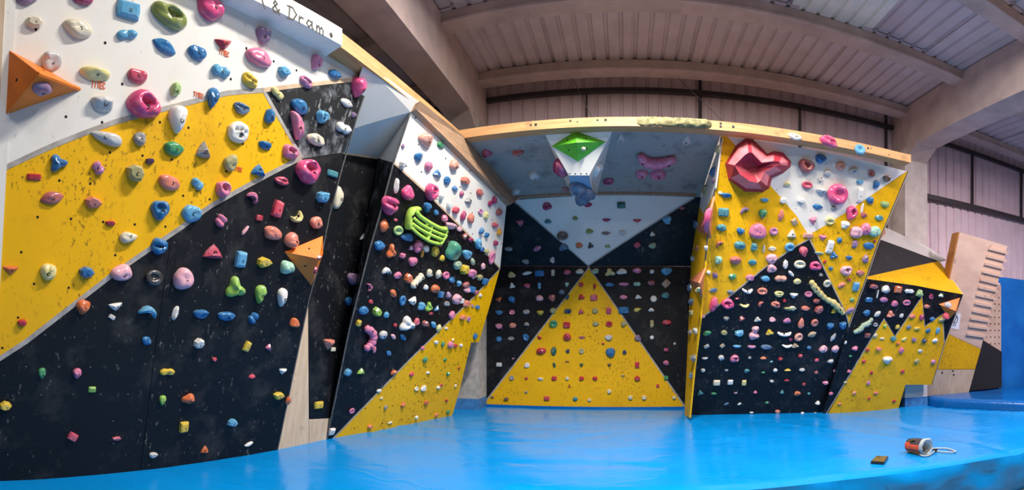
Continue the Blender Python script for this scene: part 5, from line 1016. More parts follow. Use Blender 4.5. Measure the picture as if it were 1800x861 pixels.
def vinyl(name, c):
    m, nt, b = newmat(name); v = coords(nt)
    col = mix(nt, ramp(nt, noise_tex(nt, .9, 3, v), .35, .65), tuple(x*.92 for x in lin(c)[:3]) + (1,), lin(c))
    ch = mul(nt, ramp(nt, noise_tex(nt, 2.6, 7, v, .72), .6, .78), .16)
    col = mix(nt, ch, col, lin((120, 190, 226)))
    nt.links.new(col, b.inputs['Base Color'])
    b.inputs['Roughness'].default_value = .2; b.inputs['Specular IOR Level'].default_value = .55
    nt.links.new(ramp(nt, noise_tex(nt, 2.2, 5, v), .3, .7, .14, .32), b.inputs['Roughness'])
    h = N(nt, 'ShaderNodeMath', operation='ADD')
    nt.links.new(mul(nt, noise_tex(nt, 1.0, 3, coords(nt, (1.2, 3.6, 2))), 1.0), h.inputs[0]); nt.links.new(mul(nt, noise_tex(nt, 14, 3, v), .06), h.inputs[1])
    cr = N(nt, 'ShaderNodeTexVoronoi', feature='DISTANCE_TO_EDGE'); cr.inputs['Scale'].default_value = 1.0
    dv = N(nt, 'ShaderNodeVectorMath', operation='ADD'); nz = N(nt, 'ShaderNodeTexNoise'); nz.inputs['Scale'].default_value = 1.6; nt.links.new(v, nz.inputs['Vector'])
    nt.links.new(coords(nt, (1.0, 2.2, 2.4)), dv.inputs[0]); nt.links.new(nz.outputs['Color'], dv.inputs[1]); nt.links.new(dv.outputs[0], cr.inputs['Vector'])
    h2 = N(nt, 'ShaderNodeMath', operation='ADD'); nt.links.new(h.outputs[0], h2.inputs[0]); nt.links.new(ramp(nt, cr.outputs['Distance'], 0, .05, .16, 0), h2.inputs[1])
    bump(nt, b, h2.outputs[0], .3, .03); M[name] = m
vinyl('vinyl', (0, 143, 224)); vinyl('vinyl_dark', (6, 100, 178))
HC = dict(pu=(150,112,150),mg=(176,44,96),cr=(220,208,176),lb=(84,164,208),ol=(140,152,72),hp=(226,66,124),bl=(36,112,176),rd=(206,40,52),ye=(226,188,44),pk=(226,112,150),pp=(196,116,160),gw=(200,198,194),ly=(228,212,128),rp=(208,70,96),lg2=(160,196,112),wh=(232,228,220),gy=(150,148,148),gn=(62,152,92),dp=(98,60,84),kh=(172,164,104),sa=(226,122,98),sl=(88,116,148),rs=(186,92,88),dk=(62,60,60),lp=(236,166,180),rr=(224,66,86),tl=(66,142,152),lg=(146,200,72),mi=(150,206,176),pe=(240,158,132),am=(226,156,42),oc=(190,140,50),te=(74,160,124),sg=(156,182,150),db=(32,66,110),dg=(40,96,76),br=(118,84,66),tn=(186,160,128),yc=(214,194,110))
HC['or'] = (228,106,52)
for k, c in HC.items():
    m, nt, b = newmat('hold_' + k); t = N(nt, 'ShaderNodeTexCoord')
    f = mul(nt, ramp(nt, noise_tex(nt, 14, 4, t.outputs['Object']), .46, .7), .46)
    gm = sum(c)/3; c = tuple((x*.82 + gm*.18)*.97 for x in c); c2 = tuple(min(255, x*.5 + 112) for x in c)
    nt.links.new(mix(nt, f, lin(c), lin(c2)), b.inputs['Base Color']); b.inputs['Roughness'].default_value = .11
    bump(nt, b, noise_tex(nt, 160, 2, t.outputs['Object']), .2, .002); M['hold_' + k] = m

# ------------------------------------------------------------------ the hall
fl = meshobj('floor', [(-9,-9,-.45),(13,-9,-.45),(13,8,-.45),(-9,8,-.45)], [(0,1,2,3)], 'floor'); tag(fl, 'grey concrete floor of the hall', kind='structure')
RZ = lambda y: 4.80 + .033*(y - 6.5)
PITCH = .186
def profile(n):     # across one sheet: x offset, height offset (flat pans with narrow upward ribs)
    out = []
    for i in range(n):
        b = i*PITCH
        out += [(b, 0), (b+.128, 0), (b+.142, .028), (b+.172, .028)]
    return out + [(n*PITCH, 0), (n*PITCH+.10, 0)]
def roof_sheet(x, ya, yb, dz):
    pr = profile(5); V = []
    for y in (ya, yb):
        for (u, h) in pr: V.append((x+u, y, RZ(y)+h+dz))
    K = len(pr); F = [(i, i+1, K+i+1, K+i) for i in range(K-1)]
    return V, F
ceil = empty('ceiling', label='ribbed roof sheeting over the climbing hall', kind='structure')
rows = [(7.1, 5.05), (5.15, 3.65), (3.75, 2.2), (2.3, .8), (.9, -1.4), (-1.3, -6.5)]
k = 0
for ri, (ya, yb) in enumerate(rows):
    x = -8.4
    while x < 12.4:
        V, F = roof_sheet(x, ya, yb, .012*(k % 2) + .004*ri)
        lit = (ri == 1 and 1.4 < x < 2.4)
        if lit: sky_sheet_x = x
        o = meshobj('roof_sheet', V, F, 'skylight' if lit else 'sheet', ceil)
        if lit: o['label'] = 'translucent pale skylight sheet'
        x += 5*PITCH; k += 1
wb = empty('wall_hall', label='ribbed mauve cladding wall behind the climbing structure', kind='structure')
x = -8.4
while x < 12.4:
    k += 1
    for (za, zb_, dy) in ((-.45, 2.9, 0), (2.85, 5.0, .012)):
        pr = profile(5); V = []
        for z in (za, zb_):
            for (u, h) in pr: V.append((x+u, 6.97+h+dy+.004*(k % 2), z))
        K = len(pr); meshobj('cladding_sheet', V, [(i, i+1, K+i+1, K+i) for i in range(K-1)], 'wallsheet', wb)
    x += 5*PITCH
g = G().box((-8, 6.88, 4.56), (12, 6.95, 4.62)); o = g.obj('wall_rail', 'steel', wb)
g = G().box((4.75, 6.86, 3.50), (12, 6.95, 3.58)); g.obj('wall_rail', 'steel', wb)
for i, p in enumerate(GAPS):
    w_ = .022 if i == 1 else .012
    G().box((p[0]-w_, 6.90, 3.5 if p[0] > 4.4 else 2.6), (p[0]+w_, 6.955, 4.85 if i in (1, 3) else 4.58)).obj('mullion', 'steel', wb)
# purlins: concrete beams along the roof
for (py, lab) in ((6.5, 'concrete purlin lowest down beside the cladding wall'), (5.1, 'concrete purlin next up the roof from the wall'), (3.7, 'concrete purlin across the roof beyond the skylight')):
    g = G(); X = [-8 + i*.5 for i in range(41)]; V = []
    for xx in X:
        j = .006*noise.noise((xx*2.1, py, 0))
        zt_ = RZ(py) - .002; zb_ = RZ(py) - .134
        V += [(xx, py, zt_), (xx, py, zb_+.03+j), (xx, py-.02, zb_+.025+j), (xx, py-.02, zb_+j), (xx, py+.2, zb_), (xx, py+.2, zt_)]
    F = [(i*6+k_, i*6+(k_+1) % 6, (i+1)*6+(k_+1) % 6, (i+1)*6+k_) for i in range(40) for k_ in range(6)]
    g.add(V, F); o = g.obj('purlin_beam', 'concrete_frame'); tag(o, lab, kind='structure')
# portal frames
def frame_(name, x0, x1, cy0, cy1, lab, base_paint, bz, low):
    f = empty(name, (0, 0, 0), label=lab, kind='structure')
    zt_ = RZ(6.0)
    g = G(); prof = [(cy1, zt_+.02), (-6.5, RZ(-6.5)-.02), (-6.5, RZ(-6.5)-.62), (3.0, 4.02), (cy0-.3, 4.10), (cy0+.02, 3.92), (cy1, 3.92)]
    K = len(prof); V = [(x0, y, z) for y, z in prof] + [(x1, y, z) for y, z in prof]
    g.add(V, [tuple(range(K)), tuple(range(2*K-1, K-1, -1))] + [(i, i+K, (i+1) % K+K, (i+1) % K) for i in range(K)])
    g.obj('rafter', 'concrete_frame', f)
    G().box((x0-.03, cy0, .45), (x1+.03, cy1, 4.1)).obj('column_shaft', base_paint, f)
    G().box((x0-.03, cy0, bz), (x1+.03, cy1, .45)).obj('column_foot', low, f)
    G().box((x0-.034, cy0-.004, -.45), (x1+.034, cy1, bz)).obj('painted_base', 'column_blue', f)
    return f
frame_('column_frame', 4.33, 4.72, 6.5, 6.94, 'grey concrete column and rafter beyond the overhanging block', 'concrete', .03, 'column_white')
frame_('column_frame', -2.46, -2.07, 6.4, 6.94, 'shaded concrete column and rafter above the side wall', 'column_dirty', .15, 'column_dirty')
# painted block wall on the far side
bw = G().box((4.75, 6.8, -.45), (12.5, 6.96, 2.24)).obj('wall_right_low', 'blue_wall'); tag(bw, 'blue painted block wall beside the plywood boards', kind='structure')

# ------------------------------------------------------------------ climbing walls
WL = {'wall_left': 'tall overhanging climbing wall in white, yellow and black panels', 'wall_back': 'back climbing wall with white and yellow triangles under a roof',
      'wall_right': 'overhanging climbing block with yellow, white and black panels', 'wall_zigzag': 'low climbing panel with a yellow zigzag on black'}
walls = {k: empty(k, label=v, kind='structure') for k, v in WL.items()}
for (wall, name, mat, pts, n, th) in PAN:
    slab(pts, n, th).obj(name, mat, walls[wall])
for (wall, mat, pts, n, w_, off, name) in TRIM:
    n = Vector(n); P = [Vector(p) + n*off for p in pts]; g = G(); K = len(P); V = []
    for i, p in enumerate(P):
        t = (P[min(i+1, K-1)] - P[max(i-1, 0)]).normalized(); s_ = t.cross(n).normalized()*w_/2
        V += [p - s_ - n*.008, p - s_, p + s_, p + s_ - n*.008]
    F = [(i*4+k_, i*4+k_+1, (i+1)*4+k_+1, (i+1)*4+k_) for i in range(K-1) for k_ in range(3)]
    g.add(V, F); g.obj(name, mat, walls[wall])
# threaded holes drilled across the panels
def holes(wall, pts, n, ux, uy, step, r, jit=.012, seed=1, mat='dark_hole'):
    P = [Vector(p) for p in pts]; ux, uy, n = Vector(ux), Vector(uy), Vector(n); o = P[0]
    q = [((p-o).dot(ux), (p-o).dot(uy)) for p in P]; rnd = random.Random(seed); g = G()
    def inside(x, y):
        c = False
        for i in range(len(q)):
            (x1, y1), (x2, y2) = q[i], q[(i+1) % len(q)]
            if (y1 > y) != (y2 > y) and x < (x2-x1)*(y-y1)/(y2-y1)+x1: c = not c
        return c
    x0, x1 = min(a for a, b in q), max(a for a, b in q); y0, y1 = min(b for a, b in q), max(b for a, b in q)
    j = 0; y = y0 + step*.5
    while y < y1:
        x = x0 + step*(.3 + .5*(j % 2))
        while x < x1:
            if inside(x, y) and rnd.random() < .6: g.disc(o + ux*(x+rnd.uniform(-jit, jit)) + uy*(y+rnd.uniform(-jit, jit)) + n*.0012, ux, uy, r, 7)
            x += step
        y += step; j += 1
    if g.v: tag(g.obj('bolt_holes', mat, walls[wall]), kind='stuff')
for i, (wall, name, mat, pts, n, th) in enumerate(PAN):
    if name in ('white_panel', 'yellow_panel', 'black_panel') and len(pts) > 3:
        nv = Vector(n); ux = Vector((0,0,1)).cross(nv)
        if ux.length < .3: continue
        ux.normalize(); uy = nv.cross(ux)
        holes(wall, pts, n, ux, uy, .21 if wall == 'wall_left' else .185, .0085 if wall == 'wall_left' and not mat.startswith('black') else .0045, seed=i, mat='chalk_ink' if mat.startswith('black') else 'dark_hole')

# timber lip beams
A, B, Cc = [Vector(p) for p in LIPL]
def lipbeam(a, b, h, depth, proud, name, mat, lab, zoff=0):
    d = (b-a).normalized(); nn = Vector((d.y, -d.x, 0)); q = [a + nn*proud, b + nn*proud]
    g = G(); up = Vector((0,0,1)); V = []
    for p in q: V += [p + up*zoff, p + up*(zoff+h), p - nn*depth + up*(zoff+h), p - nn*depth + up*zoff]
    g.add(V, [(0,1,2,3),(7,6,5,4),(0,4,5,1),(1,5,6,2),(2,6,7,3),(3,7,4,0)]); o = g.obj(name, mat); 
    return tag(o, lab, kind='structure')
lipbeam(A, B, .12, .34, .03, 'trim_1', 'wedge_white', 'white painted board with hand lettering along near wall top', -.012)
lipbeam(B, Cc, .11, .3, 0, 'trim_2', 'pine', 'bare pine beam along the top of the side wall')
lb_ = G().box((-1.74, 4.72, 3.10), (3.20, 4.86, 3.19)).obj('trim_3', 'pinex'); tag(lb_, 'long pine lip beam across the roof overhang and block', kind='structure')
g = G()
for x, z, r in ((-.95, 3.15, .012), (-.9, 3.15, .016), (-.55, 3.165, .012), (-.48, 3.15, .008), (-.28, 3.16, .012), (-.2, 3.16, .016), (.95, 3.165, .014), (.95, 3.135, .014), (1.08, 3.145, .015), (2.62, 3.15, .014), (2.66, 3.155, .008), (2.9, 3.13, .008)):
    G().disc((x, 4.7195, z), (1,0,0), (0,0,1), r, 9).obj('knot', 'ink', lb_)
G().box((3.13, 4.716, 3.098), (3.204, 4.74, 3.192)).obj('end_block', 'pine', lb_)
jn = (Vector(JOIST[1])-Vector(JOIST[0])).cross(Vector(JOIST[3])-Vector(JOIST[0])).normalized()
if jn.z > 0: jn = -jn
o = slab(JOIST, jn, .06).obj('trim_4', 'joistwood'); tag(o, 'brown timber edge between side wall top and roof', kind='structure')
o = G().box((-1.4, 6.06, 2.835), (.9, 6.12, 2.88)).obj('trim_5', 'joistwood'); tag(o, 'thin timber strip where the roof meets the back wall', kind='structure')
o = G().box((-2.1, 6.765, -.03), (.92, 6.798, .03)).obj('skirting_pad', 'vinyl_dark'); tag(o, 'dark blue padding strip along the foot of the back wall', 'padding')
# pale post at the outer end of the near wall
a0, u0, v0, n0 = [Vector(p) for p in P1F]
e0, e1 = [Vector(p) for p in LET]
o = G().add([e0 - u0*.03 + n0*.02, e1 - u0*.03 + n0*.02, e1 - u0*1.2 - n0*.1, e0 - u0*1.2 - n0*.1, e0 - u0*.03 - n0*.05, e1 - u0*.03 - n0*.05, e1 - u0*1.2 - n0*.18, e0 - u0*1.2 - n0*.18],
    [(0,1,2,3),(7,6,5,4),(0,4,5,1),(2,6,7,3),(1,5,6,2),(3,7,4,0)]).obj('wall_left_end', 'ply'); tag(o, 'bare plywood end panel beside the near wall', kind='structure')

# hand lettering on the white board
GL = {'L': [[(0,1),(.45,0)]], '&': [[(.85,0),(.2,.75),(.35,1),(.58,.82),(.1,.32),(.25,.02),(.6,.05),(.82,.42)]], 'D': [[(.15,0),(.22,1)], [(0,.95),(.5,1),(.92,.62),(.6,.12),(0,0)]],
      'r': [[(.2,0),(.25,.65)], [(.22,.38),(.5,.64),(.72,.58)]], 'a': [[(.7,.55),(.3,.6),(.08,.25),(.35,0),(.7,.4)], [(.75,.62),(.74,.1),(.92,0)]],
      'm': [[(.05,0),(.1,.6)], [(.08,.4),(.3,.62),(.42,.45),(.42,0)], [(.42,.4),(.66,.62),(.82,.42),(.82,0)]], 'o': [[(.1,.5),(.5,1),(.9,.5),(.5,0),(.1,.5)], [(.4,.4),(.6,.6)]],
      '1': [[(.3,.8),(.5,1),(.5,0)]], '0': [[(.5,0),(.1,.5),(.5,1),(.9,.5),(.5,0)]], 'A': [[(0,0),(.45,1),(.9,0)], [(.2,.4),(.7,.4)]], 'T': [[(0,1),(1,1)], [(.5,1),(.5,0)]], 'I': [[(.5,1),(.5,0)]], 'E': [[(.9,1),(.1,1),(.1,0),(.9,0)], [(.1,.5),(.7,.5)]], 'C': [[(.9,.85),(.4,1),(.1,.5),(.4,0),(.9,.15)]]}
def strokes(g, ch, o, ux, uy, size, wd, w=.8):
    o, ux, uy = Vector(o), Vector(ux), Vector(uy); n = ux.cross(uy)
    for line in GL[ch]:
        for (x0, y0), (x1, y1) in zip(line, line[1:]):
            p, q = o + ux*(x0-.5)*size*w + uy*(y0-.5)*size, o + ux*(x1-.5)*size*w + uy*(y1-.5)*size
            t = (q-p); L = t.length; t.normalize(); s_ = n.cross(t)
            g.obox((p+q)/2, t, s_, n, L/2+wd*.4, wd/2, .0015)
board = bpy.data.objects['trim_1']
for ch, p, s in TXT:
    g = G(); strokes(g, ch, p, TXTUX, (0,0,1), s, .011, .95); g.obj('lettering', 'ink', board)
g = G()
for ch, dx in (('1', 0), ('0', .06)): strokes(g, ch, Vector(SEEN10[0]) + Vector(SEEN10[1])*dx, SEEN10[1], SEEN10[2], .07, .006, .6)
g.obj('chalk_number', 'chalk_ink', walls['wall_back'])
g = G(); strokes(g, 'A', SEENA[0], SEENA[1], SEENA[2], .055, .008); g.obj('drawn_letter', 'red_ink', walls['wall_back'])
for p, s in TAGS:
    g = G()
    for i, ch in enumerate('TITEC'): strokes(g, ch, Vector(p) + Vector(P1F[1])*(i-2)*s*.42, P1F[1], P1F[2], s*.75, .005, .5)
    g.obj('marker_tag', 'orange_ink', walls['wall_left'])

# ------------------------------------------------------------------ mats
def sstep(t): t = min(1, max(0, t)); return t*t*(3-2*t)
def seg_d(px, py, l):
    best = 9
    for (a, b) in zip(l, l[1:]):
        ax, ay, bx, by = a[0], a[1], b[0], b[1]; dx, dy = bx-ax, by-ay; t = max(0, min(1, ((px-ax)*dx+(py-ay)*dy)/(dx*dx+dy*dy+1e-9)))
        best = min(best, math.hypot(px-ax-dx*t, py-ay-dy*t))
    return best
def mat_z(x, y):
    z = -.1*sstep((x-1)/3.2)
    z += .007*noise.noise((x*.8, y*1.3, 3.1)) + .003*noise.noise((x*2.4, y*3.4, 7.7))
    for i, l in enumerate(RIDGE):
        d = seg_d(x, y, l)
        if d < .3: z += (.011 if i % 2 else -.011)*math.exp(-(d/.055)**2)
    return z
MAT2 = [(4.80, 6.66), (4.80, 6.16), (5.5, 5.02), (6.4, 3.7), (9.0, 3.7), (9.0, 6.66)]
def in_mat2(x, y):
    c = False
    for (a, b) in zip(MAT2, MAT2[1:] + MAT2[:1]):
        if (a[1] > y) != (b[1] > y) and x < (b[0]-a[0])*(y-a[1])/(b[1]-a[1])+a[0]: c = not c
    return c
def crash_mat():
    st = .06; g = {}; V = []; F = []
    def inside(i, j):
        x, y = (i+.5)*st, (j+.5)*st
        if x < (-3.55 + .166*(y-.87) if y < 3.3 else -3.15 + .205*(y-3.3)) or (.95 < x < 2.8 and y > 6.38) or (x >= 2.8 and y > 6.46) or x > 6.1 or y > 6.75 or in_mat2(x-.05, y+.05) or in_mat2(x+.1, y+.1): return False
        return y > -.7 if x < -.7 else y > 3.10
    I0, I1, J0, J1 = int(-3.7/st), int(6.2/st), int(-.8/st), int(6.9/st)
    cells = {(i, j) for i in range(I0, I1) for j in range(J0, J1) if inside(i, j)}
    def vid(i, j):
        if (i, j) not in g:
            g[(i, j)] = len(V); x, y = i*st, j*st; z = mat_z(x, y)
            full = sum(((i+a, j+b) in cells) for a in (-1, 0) for b in (-1, 0))
            if full < 4: z -= .022
            V.append((x, y, z))
        return g[(i, j)]
    for (i, j) in sorted(cells): F.append((vid(i, j), vid(i+1, j), vid(i+1, j+1), vid(i, j+1)))
    sk = {}
    def sv(i, j, k, nx, ny):
        key = (i, j, k, nx, ny)
        if key not in sk:
            x, y, z = V[vid(i, j)]; t = k/7; zz = z*(1-t) + -.45*t
            d = .02 + .06*noise.noise(((x+y)*2.3 + zz*2.6, zz*4.0, 1.7)) + .035*noise.noise(((x-y)*6 - zz*5, zz*7, 4.2))
            d *= min(1, k*.8) * (1 if k < 7 else .3)
            sk[key] = len(V); V.append((x + nx*d, y + ny*d, zz))
        return sk[key]
    for (i, j) in sorted(cells):
        for (di, dj, a, b) in ((0, -1, (i, j), (i+1, j)), (0, 1, (i+1, j+1), (i, j+1)), (-1, 0, (i, j+1), (i, j)), (1, 0, (i+1, j), (i+1, j+1))):
            if (i+di, j+dj) in cells: continue
            for k in range(7):
                F.append((sv(*a, k, di, dj), sv(*a, k+1, di, dj), sv(*b, k+1, di, dj), sv(*b, k, di, dj)))
    o = meshobj('crash_mat', V, F, 'vinyl', smooth=True); return o
mat_o = crash_mat(); tag(mat_o, 'large glossy bright blue vinyl crash mat covering the floor', 'mat')
# second mat under the campus board
V = []; F = []; K = len(MAT2); c2 = (sum(p[0] for p in MAT2)/K, sum(p[1] for p in MAT2)/K)
den = []
for (a, b) in zip(MAT2, MAT2[1:] + MAT2[:1]):
    nseg = max(2, int(math.hypot(a[0]-b[0], a[1]-b[1])/.12)); den += [(a[0]+(b[0]-a[0])*k/nseg, a[1]+(b[1]-a[1])*k/nseg) for k in range(nseg)]
K = len(den)
for (ins, z) in ((0, -.449), (-.006, -.2), (-.004, -.05), (.008, -.012), (.04, .018), (.12, .026), (.5, .02)):
    for (x, y) in den:
        d = math.hypot(c2[0]-x, c2[1]-y); q = ins + (.016*noise.noise((x*3+y*2, z*6, 2)) if z < -.04 and z > -.44 else 0)
        V.append((x+(c2[0]-x)/d*q, y+(c2[1]-y)/d*q, z + (.008*noise.noise((x*2.5, y*2.5, 4)) if z > -.02 else 0)))
F = [(r*K+i, r*K+(i+1) % K, (r+1)*K+(i+1) % K, (r+1)*K+i) for r in range(6) for i in range(K)]
V.append((c2[0], c2[1], .02)); F += [(6*K+i, 6*K+(i+1) % K, 7*K) for i in range(K)]
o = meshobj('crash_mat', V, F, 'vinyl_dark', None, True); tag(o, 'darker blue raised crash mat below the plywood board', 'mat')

# ------------------------------------------------------------------ holds
def outline(shape, q, rnd):
    c, s = math.cos(q), math.sin(q)
    if shape in ('tear', 'pinch'):
        k = .3 + .7*((s+1)/2)**.7 if shape == 'tear' else 1
        return c*k, s
    if shape == 'leaf': return c, s*(abs(s)**.45)
    if shape == 'tri':
        m = 2*PI/3; a = (q - PI/2 + m/2) % m - m/2; r = math.cos(m/2)/math.cos(a)*1.25; r = min(r, 1.02)
        return c*r*1.12, s*r - .05
    if shape == 'block':
        r = 1/max(abs(c), abs(s)); r = min(r, 1.3); return max(-1, min(1, c*r)), max(-1, min(1, s*r))
    if shape == 'double': r = .72 + .3*math.cos(2*q); return c*r, s*min(1.25, r*1.55)
    if shape == 'star': r = .8 + .24*math.cos(3*q + 1); return c*r*1.05, s*r*1.05
    if shape == 'shelf': return c, (s if s < 0 else s*.55) + .15
    if shape == 'saddle': return c*(1-.12*max(0, s)), s - .28*max(0, s)*(1-c*c)*1.2
    return c, s
def hold_geo(shape, w, h, d, seed, lod=1):
    rnd = random.Random(seed); ph = [rnd.uniform(0, 6.28) for _ in range(6)]
    flat = shape in ('block', 'wedge', 'tri')
    if shape == 'ring':
        n, mr = (16, 7) if lod else (10, 5); V = []; rr = min(w, h)*.5*.36
        for i in range(n):
            q = 2*PI*i/n
            for j in range(mr):
                t = 2*PI*j/mr; R0 = 1 + .1*math.sin(q + ph[0]); k = rr*(1 + .22*math.sin(q+ph[1]))
                V.append(((w*.5 - rr)*math.cos(q)*R0 + k*math.cos(q)*math.cos(t), (h*.5 - rr)*math.sin(q)*R0 + k*math.sin(q)*math.cos(t), max(0, d*.45 + d*.55*math.sin(t)) * (1 + .25*math.sin(q + ph[2]))))
        F = [(i*mr+j, ((i+1) % n)*mr+j, ((i+1) % n)*mr+(j+1) % mr, i*mr+(j+1) % mr) for i in range(n) for j in range(mr)]
        V.append((0, 0, d*.12)); b = len(V)-1
        for i in range(n): F.append((b, i*mr+mr//2, ((i+1) % n)*mr+mr//2))
        return V, F, True, d*.5
    Mseg = {0: 10, 1: 22}[lod] if not flat else (8 if shape == 'block' else 7 if shape == 'wedge' else (12 if lod else 9))
    rings = [(1, 0), (1.0, .28), (.93, .55), (.78, .80), (.52, .96), (.24, 1.0)] if lod and not flat else [(1, 0), (.96, .5), (.6, .92)]
    if shape in ('block', 'wedge'): rings = [(1, 0), (.9, .72), (.62, 1.0)]
    if shape == 'tri': rings = [(1, 0), (.92, .3), (.35, .95)]
    if shape == 'pocket' and lod: rings = [(1, 0), (1, .3), (.92, .6), (.8, .82), (.66, .94), (.52, 1), (.38, 1), (.22, 1), (.1, 1)]
    if shape in ('mouth', 'face', 'claw', 'jug') and lod: rings = [(1, 0), (1, .3), (.92, .58), (.78, .8), (.6, .93), (.42, 1), (.22, 1)]; Mseg = 26
    tilt = (rnd.uniform(-.25, .25), rnd.uniform(-.1, .35)) if shape in ('wedge', 'block', 'tri', 'blob') else (rnd.uniform(-.12, .12), rnd.uniform(-.1, .2))
    jit = [rnd.uniform(.8, 1.12) for _ in range(Mseg)]
    V = []
    def warp(x, y, z):
        X, Y = x, y
        if shape == 'blob': z *= 1 + .16*math.sin(2.6*x + ph[0]) + .12*math.sin(3.1*y + ph[1]); 
        if shape == 'pinch': z *= max(.25, 1 - .7*abs(x))
        if shape == 'leaf': z *= .72 + .28*math.cos(x*2)
        if shape == 'pocket':
            a = (x - .12*math.cos(ph[0]))/.42; b = (y - .28)/.32; e = math.exp(-(a*a+b*b)**2); z *= 1 - .88*e
        if shape == 'jug': a = x/.6; b = (y-.35)/.28; z *= 1 - .6*math.exp(-(a*a+b*b))
        if shape == 'mouth': z *= 1 - .62*math.exp(-((y - .12 - .15*x*x + .1*math.sin(ph[0]))/.15)**2)*(1 if abs(x) < 2 else 0)
        if shape == 'face':
            for (a, b) in ((-.42, .12), (.02, .2), (.45, .1), (.1, -.32)): z *= 1 - .62*math.exp(-(((x-a)/.15)**2 + ((y-b)/.15)**2))
        if shape == 'claw': z *= 1 + .16*math.sin(9*x + 3*y)
        if shape == 'double': z *= .62 + .55*min(1, abs(x)*1.6)
        if shape == 'saddle': z *= .7 + .45*x*x
        if shape == 'shelf': z *= .45 + .62*max(0, (y+1)/1.6)
        if shape == 'star': z *= 1 + .2*math.sin(3*math.atan2(y, x) + 1)
        if shape == 'crescent':
            a = x*1.25; rr = 1.0 + y*.34; X = rr*math.sin(a)*.92; Y = (rr*math.cos(a) - .62)*1.35
        if not flat:
            z *= 1 + .3*noise.noise((x*1.7+ph[4], y*1.7+ph[5], ph[0])) + .1*noise.noise((x*4+ph[5], y*4, ph[1])); nn_ = .16*noise.noise((X*1.3+ph[1], Y*1.3+ph[2], ph[3])); X *= 1 + nn_; Y *= 1 + nn_*.8
        z *= 1 + tilt[0]*x + tilt[1]*y
        return X*w*.5, Y*h*.5, max(0, z)*d
    for (rho, hh) in rings:
        for i in range(Mseg):
            q = 2*PI*i/Mseg + (PI/4 if shape == 'block' else 0) + (PI/2 if shape == 'tri' else 0)
            x, y = outline(shape, q, rnd)
            if shape in ('dome', 'blob', 'jug', 'pocket', 'mouth', 'claw', 'face'):
                k = 1 + (.1 if shape == 'blob' else .05)*math.sin(3*q + ph[2]) + (.07 if shape == 'blob' else .03)*math.sin(2*q + ph[3]); x *= k; y *= k
            if shape == 'wedge': x *= jit[i]; y *= jit[i]
            V.append(warp(x*rho, y*rho, hh))
    nr = len(rings); top = warp(0, 0, 1.0); V.append(top); tI = len(V)-1
    F = [(r*Mseg+i, r*Mseg+(i+1) % Mseg, (r+1)*Mseg+(i+1) % Mseg, (r+1)*Mseg+i) for r in range(nr-1) for i in range(Mseg)]
    F += [((nr-1)*Mseg+i, (nr-1)*Mseg+(i+1) % Mseg, tI) for i in range(Mseg)]
    bx, by, bz = warp(.12, -.14, 1.0 if shape != 'pinch' else .95)
    return V, F, not flat, bz
def wall_matrix(pl, loc, rot=0):
    ux, uy, n = [Vector(v) for v in PL[pl]]; r = math.radians(rot); a = ux*math.cos(r) + uy*math.sin(r); b = uy*math.cos(r) - ux*math.sin(r)
    return Matrix(((a.x, b.x, n.x, loc[0]), (a.y, b.y, n.y, loc[1]), (a.z, b.z, n.z, loc[2]), (0, 0, 0, 1)))
# one bolt mesh for every hold: washer ring with a sunken socket
g = G(); n = 10
for r, z in ((1, -.6), (1, .12), (.62, .16), (.55, -.25)):
    g.v += [(r*math.cos(2*PI*k/n), r*math.sin(2*PI*k/n), z) for k in range(n)]
g.f = [(i*n+k, i*n+(k+1) % n, (i+1)*n+(k+1) % n, (i+1)*n+k) for i in range(3) for k in range(n)] + [tuple(3*n+k for k in range(n))]
bolt_me = bpy.data.meshes.new('bolt'); bolt_me.from_pydata(g.v, [], g.f); bolt_me.materials.append(M['bolt_steel'])
def add_bolt(parent, x, y, z, r):
    b = bpy.data.objects.new('bolt', bolt_me); COL.objects.link(b); b.parent = parent; b.location = (x, y, z); b.scale = (r, r, r); return b
for i, (pl, x, y, z, a, b, d, col, sh, rot, lab, grp) in enumerate(BIG):
    V, F, smooth, bz = hold_geo('dome' if sh == 'long' else sh, a, b, d, i, 1)
    if sh == 'long': V = [(vx + .16*a*math.cos(vy/b*PI)*1.2, vy, vz) for vx, vy, vz in V]
    me = bpy.data.meshes.new('climbing_hold'); me.from_pydata(V, [], F); me.materials.append(M['hold_' + col])
    if smooth: me.polygons.foreach_set('use_smooth', [True]*len(me.polygons))
    o = bpy.data.objects.new('climbing_hold', me); COL.objects.link(o); o.matrix_world = wall_matrix(pl, (x, y, z), rot)
    tag(o, lab, 'climbing hold', grp)
    add_bolt(o, .06*a, -.07*b, bz*(.985 if sh != 'ring' else .3), min(.0135, .11*min(a, b)))
SV, SF, SI = [], [], []; cols = sorted({r[7] for r in SMALL})
for i, (pl, x, y, z, a, b, d, col, sh, rot) in enumerate(SMALL):
    V, F, smooth, bz = hold_geo('dome' if sh == 'long' else sh, a, b, d, 1000+i, 0); mw = wall_matrix(pl, (x, y, z), rot); k = len(SV)
    SV += [mw @ Vector(v) for v in V]; SF += [tuple(q+k for q in f) for f in F]; SI += [cols.index(col)]*len(F)
o = meshobj('small_climbing_holds', SV, SF, None, mats=['hold_' + c for c in cols], midx=SI)
tag(o, 'many small colourful climbing holds scattered over every wall', 'climbing holds', kind='stuff')
def frame_mat(d): 
    a, b, n, q = Vector(d['ux']), Vector(d['uy']), Vector(d['n']), d.get('o') or d.get('c')
    return Matrix(((a.x, b.x, n.x, q[0]), (a.y, b.y, n.y, q[1]), (a.z, b.z, n.z, q[2]), (0, 0, 0, 1)))
